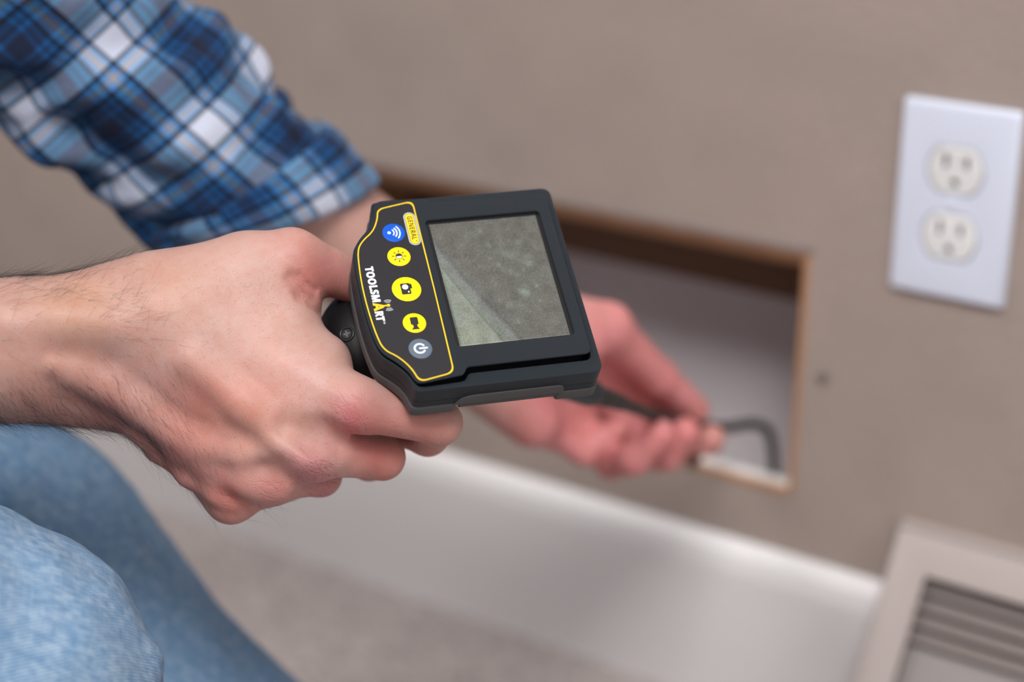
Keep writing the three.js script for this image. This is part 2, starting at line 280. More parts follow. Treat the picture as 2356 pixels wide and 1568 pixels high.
// ------------------------------------------------------------------ outlet
{
  const t = thing('wall_outlet', 'white duplex wall outlet with two round sockets, on the taupe wall beside the cut hole', 'outlet', V(0, 0.367, 0));
  const plateMat = std({ color: lin(0.63, 0.68, 0.80), roughness: 0.32 }), face = std({ color: lin(0.70, 0.71, 0.71), roughness: 0.4 }), dark = std({ color: lin(0.02, 0.022, 0.02), roughness: 0.8 });
  const sh = poly([[-0.035, -0.0572, 0.003], [0.035, -0.0572, 0.003], [0.035, 0.0572, 0.003], [-0.035, 0.0572, 0.003]]);
  const duplex = (y, r, f) => { const p = new THREE.Path(), a = Math.acos(f / r); p.absarc(0, y, r, Math.PI / 2 + Math.asin(Math.sin(Math.PI / 2 - a)), 0, false); return p; };
  const round = (P, y, r, f) => { const a = Math.asin(f / r), n = 20; for (let i = 0; i <= n; i++) { const q = -a + 2 * a * i / n; P[i ? 'lineTo' : 'moveTo'](Math.cos(q) * r, y + Math.sin(q) * r); } for (let i = 0; i <= n; i++) { const q = Math.PI - a + 2 * a * i / n; P.lineTo(Math.cos(q) * r, y + Math.sin(q) * r); } P.closePath(); return P; };
  for (const s of [-1, 1]) sh.holes.push(round(new THREE.Path(), s * 0.0195, 0.0172, 0.0140));
  const holes = sh.holes.splice(0);
  const skirt = sh.getPoints(6).map((q) => q.clone());
  { // rounded rim: rings of the outline stepping in and up, then a flat face with the two socket openings
    const P = [], I = [], prof = [[0, 0], [0, 0.0012], [0.0006, 0.0028], [0.0018, 0.0041], [0.0032, 0.0046]], n = skirt.length - 1;
    prof.forEach(([d, z]) => { for (let i = 0; i < n; i++) { const q = skirt[i]; P.push(q.x * (1 - d / 0.035), q.y * (1 - d / 0.0572), z); } });
    for (let r = 0; r < prof.length - 1; r++) for (let i = 0; i < n; i++) { const a = r * n + i, b = r * n + (i + 1) % n; I.push(a, b, a + n, b, b + n, a + n); }
    const g1 = new THREE.BufferGeometry(); g1.setAttribute('position', new THREE.Float32BufferAttribute(P, 3)); g1.setIndex(I);
    const fs = new THREE.Shape(skirt.slice(0, n).map((q) => new THREE.Vector2(q.x * (1 - 0.0032 / 0.035), q.y * (1 - 0.0032 / 0.0572)))); fs.holes = holes;
    const g2 = new THREE.ExtrudeGeometry(fs, { depth: 0.0016, bevelEnabled: false }); g2.translate(0, 0, 0.0030);
    const a = g1.toNonIndexed(); g2.deleteAttribute('uv'); g2.deleteAttribute('normal');
    part('cover_plate', toCreasedNormals(mergeGeometries([a, g2]), 0.6), plateMat, t);
  }
  for (const s of [1, -1]) {
    const rs = round(new THREE.Shape(), s * 0.0195, 0.0163, 0.0132);
    const slot = (x, y, w, h) => new THREE.Path([[x - w, y - h], [x - w, y + h], [x + w, y + h], [x + w, y - h]].map((p) => new THREE.Vector2(...p)));
    rs.holes.push(slot(-0.0063, s * 0.0195 + 0.0045, 0.0013, 0.0045), slot(0.0063, s * 0.0195 + 0.0045, 0.0013, 0.0038));
    const gh = new THREE.Path(); gh.absarc(0, s * 0.0195 - 0.0075, 0.0026, 0, Math.PI * 2, true); rs.holes.push(gh);
    const r = part('socket', extrude(rs, 0.001, 0.0052, 0.0006), face, t);
    part('slot', box(-0.0078, -0.0048, s * 0.0195 - 0.0002, s * 0.0195 + 0.0092, -0.001, 0.0016), dark, r);
    part('slot', box(0.0048, 0.0078, s * 0.0195 + 0.0005, s * 0.0195 + 0.0085, -0.001, 0.0016), dark, r);
    const c = new THREE.CylinderGeometry(0.0028, 0.0028, 0.0026, 16); c.rotateX(Math.PI / 2); c.translate(0, s * 0.0195 - 0.0075, 0.0003); part('ground_hole', c, dark, r);
  }
  const sc = new THREE.SphereGeometry(0.0034, 16, 8, 0, Math.PI * 2, 0, Math.PI / 2); sc.scale(1, 0.3, 1); sc.rotateX(Math.PI / 2); sc.translate(0, 0, 0.0044);
  part('screw', sc, plateMat, t);
}
// ------------------------------------------------------------------ baseboard register
{
  const t = thing('floor_register', 'beige metal baseboard register with sloping louvred front, at the end of the white baseboard', 'register', V(-0.0126, 0, 0));
  const w = 0.37, h = 0.1652, z0 = 0.0070, z1 = 0.1085, ang = Math.atan2(z1 - z0, h), len = Math.hypot(h, z1 - z0);
  const onFront = (g) => { g.rotateX(-Math.PI / 2 + (Math.PI / 2 - ang)); g.translate(0, 0, z1); return g; };   // local y up the slope, z outwards
  const fr = new THREE.Shape([[0, 0], [w, 0], [w, len], [0, len]].map((p) => new THREE.Vector2(...p)));
  fr.holes.push(new THREE.Path([[0.024, 0.02], [0.024, len - 0.028], [w - 0.024, len - 0.028], [w - 0.024, 0.02]].map((p) => new THREE.Vector2(...p))));
  part('frame', onFront(extrude(fr, -0.003, 0, 0.0012)), grillePaint, t);
  for (const x of [0.005, w - 0.007]) { const s = new THREE.Shape([[0, 0], [z1 - 0.001, 0], [z0, h - 0.001], [0, h - 0.001]].map((p) => new THREE.Vector2(...p))); const g = extrude(s, 0, 0.002); g.rotateY(-Math.PI / 2); g.translate(x + 0.002, 0, 0); part('side_panel', g, grillePaint, t); }
  part('top_flange', box(0, w, h - 0.002, h, 0, z0 + 0.002), grillePaint, t);
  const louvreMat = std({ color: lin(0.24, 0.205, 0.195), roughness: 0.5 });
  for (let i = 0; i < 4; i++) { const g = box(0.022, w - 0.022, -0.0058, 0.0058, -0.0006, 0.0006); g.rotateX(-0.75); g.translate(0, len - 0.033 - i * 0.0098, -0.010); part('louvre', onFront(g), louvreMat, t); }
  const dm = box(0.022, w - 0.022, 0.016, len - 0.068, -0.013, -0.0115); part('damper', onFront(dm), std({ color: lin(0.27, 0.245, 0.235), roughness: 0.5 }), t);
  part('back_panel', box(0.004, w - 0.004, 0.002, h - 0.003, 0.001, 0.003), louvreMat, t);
  for (const x of [0.012, w - 0.012]) { const sc = new THREE.SphereGeometry(0.0036, 14, 8, 0, Math.PI * 2, 0, Math.PI / 2); sc.scale(1, 0.4, 1); sc.rotateX(Math.PI / 2); sc.translate(x, 0.075, 0); part('screw', onFront(sc), louvreMat, t); }
}
// ------------------------------------------------------------------ the inspection camera (local axes in millimetres: x towards its top, y to its left, z out of the screen)
const device = thing('inspection_camera', 'black handheld inspection camera with a grey lit screen, yellow buttons and a cable', 'inspection camera');
const devBasis = (() => {
  const x = V(0.6306, 0.0196, -0.7758), y = V(-0.6326, 0.5921, -0.4992), z = V(0.4496, 0.8056, 0.3858);
  return new THREE.Matrix4().makeBasis(x.normalize(), y.normalize(), z.normalize());
})();
device.position.set(-0.0509, 0.4103, 0.3777);
device.quaternion.setFromRotationMatrix(devBasis);
device.updateMatrixWorld(true);
const mm = (g) => g.scale(0.001, 0.001, 0.001);
const dloc = (p) => device.worldToLocal(p.clone()).multiplyScalar(1000);      // world -> device millimetres
const dpx = (u, v, d) => dloc(px(u, v, d));
{
  const grain = dataTex(256, 256, (x, y) => 0.65 * n128(x / 256, y / 256) + 0.35 * n256(x / 256, y / 256), false);
  const plastic = phys({ color: lin(0.0200, 0.0265, 0.0340), roughness: 0.36, specularIntensity: 0.8, specularColor: lin(0.82, 0.94, 1.0), bumpMap: rep(grain, 40), bumpScale: 0.00009 });
  const rubber = std({ color: lin(0.075, 0.077, 0.08), roughness: 0.6, bumpMap: rep(grain, 40), bumpScale: 0.00005 });
  const blackGloss = std({ color: lin(0.012, 0.012, 0.013), roughness: 0.28 });
  const steel = std({ color: lin(0.03, 0.03, 0.03), roughness: 0.3, metalness: 0.3 });
  const OUT = [[33.8, -50.6, 4.5], [33.8, 46.6, 4.5], [-46.4, 46.6, 4], [-46.6, 42, 4], [-47.8, 36.6, 5], [-51.5, 30.6, 4], [-56.2, 26, 4], [-59.2, 20.5, 6], [-60.3, 7, 8], [-60.3, -12, 8], [-59.0, -25, 6], [-57.3, -31.8, 4], [-52.5, -36.2, 4], [-48.3, -41.5, 5], [-46.6, -47, 4], [-45.8, -50.6, 4]];
  const inset = (pts, d) => { const n = pts.length; return pts.map(([x, y, r], i) => { const a = pts[(i + n - 1) % n], b = pts[(i + 1) % n]; const t1 = [x - a[0], y - a[1]], t2 = [b[0] - x, b[1] - y], l1 = Math.hypot(...t1), l2 = Math.hypot(...t2); const n1 = [-t1[1] / l1, t1[0] / l1], n2 = [-t2[1] / l2, t2[0] / l2]; const k = 1 + n1[0] * n2[0] + n1[1] * n2[1]; return [x + (n1[0] + n2[0]) / k * d, y + (n1[1] + n2[1]) / k * d, r]; }); };
  // housing: a tray with a lip; the raised panel stands in it
  const HZ = -0.6;
  const tray = poly(inset(OUT, 0.3));
  part('housing_base', mm(extrude(poly(inset(OUT, 0.31)), -12.6, -9, 0)), plastic, device);
  const shellPts = inset(OUT, -0.1), si = shellPts.findIndex((p) => p[0] > 33 && p[1] < -50);
  // the grey back shell, notched below the port cover
  const notch = [[-28.2, -50.7, 1], [-27.0, -47.2, 1.5], [14.5, -47.2, 1.5], [15.6, -50.7, 1]];
  const sp = [...shellPts.slice(0, si), ...shellPts.slice(si)];
  part('back_shell', mm(extrude(poly([...sp, ...notch]), -19.6, -12.6, 1.6, 5)), rubber, device);
  part('back_plate', mm(extrude(poly(inset(OUT, 5)), -22.5, -18.8, 1.2, 3)), plastic, device);
  // port cover on the side: an arched grey rim and a sunken door
  const arch = (x0, x1, z0, z1, r, rr) => poly([[x0 - 3.2, z0, 0], [x1 + 1.2, z0, 0], [x1, z1, rr], [x0, z1, r]]);
  const onSide = (g, y) => { g.rotateX(Math.PI / 2); g.translate(0, y, 0); return mm(g); };
  const rimS = arch(-25.4, 17.4, -13.5, -7.6, 6, 2.6); rimS.holes.push(new THREE.Path(arch(-23.2, 15.2, -13.7, -9.0, 4.5, 2).getPoints(8).reverse()));
  part('port_rim', onSide(extrude(rimS, 0, 1.0, 0.3), -49.9), rubber, device);
  part('port_cover', onSide(extrude(arch(-22.9, 14.9, -16.6, -9.2, 4.5, 2), 0, 1.6, 0.25), -48.6), rubber, device);
  // raised front panel with the screen opening
  const PAN = [[29.9, -42.4, 3.2], [30.2, 41.3, 3.2], [-21.8, 41.9, 1.2], [-23.4, 44.6, 1.4], [-43.6, 45.2, 3], [-45.7, 42, 3], [-47.0, 36.6, 5], [-50.8, 30.2, 4], [-55.5, 25.6, 4], [-58.4, 20.2, 6], [-59.5, 7, 8], [-59.5, -12, 8], [-58.2, -25, 6], [-56.4, -31.6, 4], [-51.7, -35.9, 4], [-47.4, -41.2, 5], [-45.3, -47, 3], [-43.4, -47.8, 3], [-25.4, -46.0, 1.2], [-23.2, -42.5, 1.2]];
  const pan = poly(PAN); const OP = [[-25.3, -32.4], [-25.3, 32.6], [25.3, 32.6], [25.3, -32.4]];
  pan.holes.push(new THREE.Path(poly(OP.map(([x, y]) => [x, y, 2.2])).getPoints(8)));
  part('front_panel', mm(extrude(pan, 0.5, 1.8, 0.6, 5)), plastic, device);
  const core = poly(inset(PAN, 1.8)); core.holes.push(...pan.holes);
  part('panel_core', mm(extrude(core, -9.05, 0.9, 0)), blackGloss, device);
  const SLOT = inset(PAN, 0.5); SLOT[0] = [30.0, -44.1, 3.4]; SLOT[1] = [30.3, 41.5, 3.4]; SLOT[2] = [-21.6, 42.1, 1.2]; SLOT[19] = [-22.6, -44.1, 1.4]; SLOT[18] = [-25.0, -47.6, 1.4]; SLOT[17] = [-43.2, -48.3, 3];
  tray.holes.push(new THREE.Path(poly(SLOT).getPoints(8).reverse()));
  part('housing_lip', mm(extrude(tray, -9.1, HZ, 0.45, 4)), plastic, device);
  // screen: what the probe sees, a grainy grey surface with a pale wedge
  const SPK = Array.from({ length: 34 }, () => { const y = 0.08 + rnd() * 0.8; return [0.42 + 0.5 * (rnd() * 0.7 + y * 0.3), y, 0.012 + rnd() * 0.028]; });
  const sN = tileNoise(24, 21), sM = tileNoise(90, 22), SWX = 330, SHY = 440;
  const screenTex = dataTex(SWX, SHY, (i, j) => {
    const x = i / SWX, y = 1 - j / SHY;                          // x to the right of the photograph, y downwards
    let r = 108, g = 107, b = 100; const gr = (rnd() - 0.5) * 46 + (sM(x * 0.9, y * 1.2) - 0.5) * 16;
    const big = sN(x * 0.55, y * 0.75); r += (big - 0.5) * 16; g += (big - 0.5) * 17; b += (big - 0.5) * 17;
    const e = y - (0.12 + x * 1.62 + 0.02 * Math.sin(x * 9));     // below the wedge's edge
    const k = sstep(0.0, 0.10, e + x * 0.03); const kk = sstep(0.17, 0.25, e - x * 0.12); r += k * 19 + kk * 14; g += k * 24 + kk * 16; b += k * 22 + kk * 12;
    const gre = sstep(0.0, 0.05, e) * sstep(0.15, 0.06, e); b += gre * 6;
    const crease = Math.exp(-Math.pow((e - 0.20 - x * 0.12) / 0.016, 2)); r -= crease * 14; g -= crease * 14; b -= crease * 13;
    const crease2 = Math.exp(-Math.pow((e - 0.0) / 0.03, 2)); r -= crease2 * 4; g -= crease2 * 4; b -= crease2 * 3;
    const sh = sstep(0.03, 0, x) * sstep(0.2, 0.8, y) * 0.3 + sstep(0.985, 1, y) * -0.15; r *= 1 - sh; g *= 1 - sh * 0.85; b *= 1 - sh * 0.9;
    for (const [sx, sy, s] of SPK) { const q = Math.exp(-(Math.pow((x - sx) / s, 2) + Math.pow((y - sy) * 1.3 / s, 2))); r += q * 11; g += q * 16; b += q * 15; }
    const q2 = Math.exp(-(Math.pow((x - 0.1) / 0.12, 2) + Math.pow((y - 0.93) / 0.06, 2))); r += q2 * 14; g += q2 * 14; b += q2 * 7;
    return [(r + gr) / 255, (g + gr) / 255, (b + gr) / 255];
  }, true, false);
  const sg = new THREE.PlaneGeometry(0.0472, 0.0628);
  const screen = part('screen', sg, std({ color: 0x050505, roughness: 0.35, emissive: 0xffffff, emissiveMap: screenTex, emissiveIntensity: 1.12 }), device);
  screen.position.set(0, 0, 0.00005);
  part('screen_border', mm(box(-25.6, 25.6, -33, 33, -0.9, -0.05)), blackGloss, device);
  // keypad: flat print on one canvas, buttons cut from the same print
  const S = 20, CW = 36 * S, CH = 94 * S, cv = document.createElement('canvas'); cv.width = CW; cv.height = CH;
  const c = cv.getContext('2d'), X = (x) => (x + 61) * S, Y = (y) => (45.4 - y) * S;
  c.fillStyle = '#242427'; c.fillRect(0, 0, CW, CH);
  const YEL = '#ffd60a', INK = '#2e2d2c';
  const disc = (x, y, r, f) => { c.fillStyle = f; c.beginPath(); c.arc(X(x), Y(y), r * S, 0, Math.PI * 2); c.fill(); };
  const at = (x, y, fn) => { c.save(); c.translate(X(x), Y(y)); c.rotate(Math.PI / 2); c.scale(S, S); fn(); c.restore(); };   // upright icons, y downwards, in millimetres
  disc(-39.9, 27.5, 4.85, '#0a55c4'); disc(-40.1, 15.0, 4.9, YEL); disc(-40.2, -1.8, 6.15, YEL); disc(-40.3, -18.9, 4.85, YEL); disc(-40.4, -31.6, 4.85, '#5d6a78');
  // clear rings outside the buttons again
  const BUT = [[-39.9, 27.5, 4.75], [-40.1, 15.0, 4.8], [-40.2, -1.8, 6.05], [-40.3, -18.9, 4.75], [-40.4, -31.6, 4.75]];
  const key = [[-28.6, 43.4, 3.4], [-28.6, -3, 0], [-29.0, -44.6, 3.6], [-43.9, -47.2, 3], [-46.0, -40.2, 5], [-50.2, -34.3, 4], [-55.6, -30.2, 4], [-57.2, -22, 6], [-58.3, -8, 8], [-58.3, 6, 8], [-56.9, 20.5, 5], [-53.6, 25.2, 4], [-48.6, 29.2, 4], [-45.5, 35.5, 4], [-44.5, 40.6, 3.2]].reverse();
  at(-39.9, 27.5, () => { c.strokeStyle = c.fillStyle = '#dfe9f6'; c.lineCap = 'round'; c.beginPath(); c.arc(0, 2.0, 0.75, 0, 7); c.fill(); c.lineWidth = 0.62; for (const r of [2.0, 3.2, 4.5]) { c.beginPath(); c.arc(0, 1.9, r, -Math.PI / 2 - 0.72, -Math.PI / 2 + 0.72); c.stroke(); } });
  at(-40.1, 15.0, () => { c.strokeStyle = INK; c.lineWidth = 0.36; c.lineCap = 'butt'; for (let i = 0; i < 8; i++) { const a = (i + 0.12) * Math.PI / 4; c.beginPath(); c.moveTo(Math.cos(a) * 1.95, Math.sin(a) * 1.95); c.lineTo(Math.cos(a) * 3.0, Math.sin(a) * 3.0); c.stroke(); }
    c.fillStyle = INK; c.beginPath(); c.arc(0, 0, 1.45, 0, 7); c.fill(); c.fillStyle = '#f3f3ee'; c.beginPath(); c.arc(0, 0, 1.2, -Math.PI / 2, Math.PI / 2); c.fill(); });
  at(-40.2, -1.8, () => { c.fillStyle = INK; c.beginPath(); c.roundRect(-2.75, -1.55, 5.5, 3.9, 0.45); c.fill(); c.beginPath(); c.roundRect(-2.3, -2.35, 2.4, 1.2, 0.35); c.fill(); c.fillStyle = '#f2f2ee'; c.beginPath(); c.arc(-0.95, 0.45, 1.32, 0, 7); c.fill(); c.fillRect(1.15, -0.9, 0.9, 0.6); });
  at(-40.3, -18.9, () => { c.fillStyle = INK; c.beginPath(); c.roundRect(-2.7, -1.6, 3.7, 3.2, 0.5); c.fill(); c.beginPath(); c.moveTo(1.0, -0.9); c.lineTo(2.0, -0.9); c.lineTo(3.3, -1.7); c.lineTo(3.3, 1.7); c.lineTo(2.0, 0.7); c.lineTo(1.0, 0.9); c.closePath(); c.fill(); c.fillRect(0.8, -0.75, 1.4, 1.5); });
  at(-40.4, -31.6, () => { c.strokeStyle = '#e3ebf2'; c.lineWidth = 0.85; c.lineCap = 'round'; c.beginPath(); c.arc(0, 0.25, 2.15, -Math.PI / 2 + 0.62, -Math.PI / 2 - 0.62 + Math.PI * 2); c.stroke(); c.beginPath(); c.moveTo(0, 0.2); c.lineTo(0, -2.7); c.stroke(); });
  // the name along the left, running down: white letters with a yellow mast for the A
  const word = (txt, y0, y1, x0, h, fill) => { c.save(); c.translate(X(x0), Y(y0)); c.rotate(Math.PI / 2); c.font = 'bold 100px sans-serif'; const w = c.measureText(txt).width; c.scale((y0 - y1) * S / w, h * S / 72); c.fillStyle = fill; c.strokeStyle = fill; c.lineWidth = 7; c.fillText(txt, 0, 0); c.strokeText(txt, 0, 0); c.restore(); };
  word('TOOLSM', 11.3, -7.0, -55.3, 3.25, '#eef1f8'); word('A', -7.3, -11.0, -55.4, 4.0, '#f5c21a'); word('RT', -11.2, -16.2, -55.4, 3.2, '#eef1f8'); word('TM', -16.4, -17.9, -52.9, 0.75, '#b9bcc4');
  c.strokeStyle = '#f5c21a'; c.lineWidth = 0.8 * S; c.beginPath(); c.moveTo(X(-52.4), Y(-9.0)); c.lineTo(X(-49.4), Y(-8.9)); c.stroke(); disc(-49.2, -8.9, 0.75, '#f5c21a');
  c.strokeStyle = '#c9ced8'; c.lineWidth = 0.26 * S; for (const r of [1.5, 2.1, 2.7]) for (const s of [-1, 1]) { c.beginPath(); c.arc(X(-49.2), Y(-8.9), r * S, s * Math.PI / 2 - 0.62, s * Math.PI / 2 + 0.62); c.stroke(); }
  const pill = (m, f) => { c.fillStyle = f; c.beginPath(); c.roundRect(X(-34.25 + m), Y(37.5 - m), (5.1 - 2 * m) * S, (17.4 - 2 * m) * S, (2.55 - m) * S); c.fill(); };
  pill(0, '#b9bcc2'); pill(0.55, '#33363b'); pill(0.75, '#ffd71a');
  c.save(); c.translate(X(-32.75), Y(35.6)); c.rotate(Math.PI / 2); c.font = 'bold 100px sans-serif'; { const w = c.measureText('GENERAL').width; c.scale(12.6 * S / w, 2.25 * S / 72); } c.fillStyle = '#3d3418'; c.fillText('GENERAL', 0, 0); c.restore();
  c.fillStyle = '#3d3418'; c.fillRect(X(-31.2), Y(22.6), 0.5 * S, 0.5 * S);
  const tex = new THREE.CanvasTexture(cv); tex.colorSpace = THREE.SRGBColorSpace; tex.magFilter = THREE.LinearFilter;
  const print = phys({ map: tex, color: 0xffffff, roughness: 0.5, specularIntensity: 0.55, bumpMap: rep(grain, 3), bumpScale: 0.00007 });
  const buttonPrint = phys({ map: tex, color: 0xffffff, roughness: 0.45, specularIntensity: 0.5 });
  const printUV = (g) => { const p = g.attributes.position, u = new Float32Array(p.count * 2); for (let i = 0; i < p.count; i++) { u[i * 2] = (p.getX(i) + 61) * S / CW; u[i * 2 + 1] = 1 - (45.4 - p.getY(i)) * S / CH; } g.setAttribute('uv', new THREE.BufferAttribute(u, 2)); return g; };
  // plain dark field behind the print so that the button colours do not spill
  const labelShape = poly(inset(key, 0.2)); for (const [x, y, r] of BUT) { const h = new THREE.Path(); h.absarc(x, y, r - 0.05, 0, Math.PI * 2, true); labelShape.holes.push(h); }
  const label = part('keypad_label', mm(printUV(extrude(labelShape, 1.55, 1.86, 0.0, 1, 20))), print, device);
  void label;
  const ring = poly(inset(key, -0.18)); ring.holes.push(new THREE.Path(poly(inset(key, 0.42)).getPoints(10).reverse()));
  part('keypad_outline', mm(extrude(ring, 1.6, 1.93, 0.04, 1, 10)), std({ color: new THREE.Color('#f2c312'), roughness: 0.45 }), device);
  BUT.forEach(([x, y, r]) => { const g = new THREE.LatheGeometry([[0, 0.34], [r * 0.5, 0.32], [r * 0.85, 0.24], [r * 0.97, 0.16], [r, 0], [r, -0.4]].map((q) => new THREE.Vector2(...q)).reverse(), 48); g.rotateX(Math.PI / 2); g.translate(x, y, 1.86); part('button', mm(printUV(g)), buttonPrint, device); });
  // neck, screw and pistol grip
  const neckC = dpx(838, 768, 0.803), gripA = dpx(800, 800, 0.812), gripB = dpx(655, 1085, 0.842);
  const toG = (f, lo, hi, h) => { const g = meshField((x, y, z) => f(x * 1000, y * 1000, z * 1000) / 1000, lo.multiplyScalar(0.001), hi.multiplyScalar(0.001), h * 0.001); return g; };
  const nf = uni([ell(neckC, V(18, 22, 13)), cap(dpx(870, 780, 0.815), dpx(790, 790, 0.815), 15, 14)], 8);
  part('neck', toG(nf, neckC.clone().subScalar(36), neckC.clone().addScalar(36), 0.9), phys({ color: lin(0.006, 0.006, 0.007), roughness: 0.5, specularIntensity: 0.6 }), device);
  const gf = uni([cap(gripA, gripA.clone().lerp(gripB, 0.5), 15, 14.5), cap(gripA.clone().lerp(gripB, 0.5), gripB, 14.5, 13.5)], 4);
  const lo = gripA.clone().min(gripB).subScalar(18), hi = gripA.clone().max(gripB).addScalar(18);
  part('grip', toG(gf, lo, hi, 1.5), rubber, device);
  const scr = dloc(trace((x, y, z) => { const p = device.worldToLocal(V(x, y, z)); return nf(p.x * 1000, p.y * 1000, p.z * 1000) / 1000; }, 798, 768) ?? px(798, 768, 0.79));
  const nrm = (() => { const e = 0.3, f = nf; return V(f(scr.x + e, scr.y, scr.z) - f(scr.x - e, scr.y, scr.z), f(scr.x, scr.y + e, scr.z) - f(scr.x, scr.y - e, scr.z), f(scr.x, scr.y, scr.z + e) - f(scr.x, scr.y, scr.z - e)).normalize(); })();
  const well = new THREE.TorusGeometry(2.9, 0.5, 10, 28), head = new THREE.CylinderGeometry(2.2, 2.3, 0.5, 24); head.rotateX(Math.PI / 2); head.translate(0, 0, 0.12);
  const cross = mergeGeometries([box(-1.35, 1.35, -0.3, 0.3, 0.3, 0.42), box(-0.3, 0.3, -1.35, 1.35, 0.3, 0.42)]);
  const q = new THREE.Quaternion().setFromUnitVectors(V(0, 0, 1), nrm);
  const place = (g) => { g.applyQuaternion(q); g.translate(scr.x, scr.y, scr.z); return mm(g); };
  const s1 = part('screw', place(head), blackGloss, device); part('screw_rim', place(well), blackGloss, s1); part('screw_slot', place(cross), std({ color: lin(0.16, 0.16, 0.165), roughness: 0.35 }), s1);
  // barrel, collar and flexible probe cable
  const barrel = new THREE.CatmullRomCurve3([dpx(1090, 790, 0.83), dpx(1200, 845, 0.858), dpx(1320, 888, 0.897), dpx(1372, 908, 0.918)]);
  part('barrel', mm(tube(barrel, 24, 24, (s) => (s < 0.08 ? 9.5 * s / 0.08 : 9.5 - 2.6 * s - (s > 0.93 ? (s - 0.93) / 0.07 * 1.5 : 0)), (s, a) => [s, a])), plastic, device);
  const rubberDark = std({ color: lin(0.016, 0.0145, 0.013), roughness: 0.6 });
  const collar = new THREE.CatmullRomCurve3([dpx(1350, 903, 0.908), dpx(1385, 912, 0.924), dpx(1440, 931, 0.970)]);
  part('collar', mm(tube(collar, 16, 24, (s) => (s < 0.1 ? 52 * s : 5.2 - s * 1.3 - (s > 0.92 ? (s - 0.92) * 30 : 0)), (s, a) => [s, a])), rubberDark, device);
  const cab = new THREE.CatmullRomCurve3([dpx(1380, 911, 0.922), dpx(1440, 931, 0.970), dpx(1505, 955, 1.040), dpx(1560, 968, 1.088), dpx(1620, 979, 1.130), dpx(1680, 983, 1.175), dpx(1735, 975, 1.205), dpx(1768, 992, 1.222), dpx(1778, 1035, 1.228), dpx(1780, 1085, 1.228), dpx(1778, 1150, 1.228)]);
  const cable = part('probe_cable', mm(tube(cab, 160, 18, (s) => 3.5 - 0.3 * s, (s, a) => [s, a])), rubberDark, device);
  const tip = new THREE.CatmullRomCurve3([dpx(1778, 1120, 1.228), dpx(1777, 1190, 1.228)]);
  part('probe_tip', mm(tube(tip, 12, 18, (s) => (s < 0.05 ? 100 * s : s > 0.95 ? (1 - s) * 100 : 5.2), (s, a) => [s, a])), steel, cable);
}

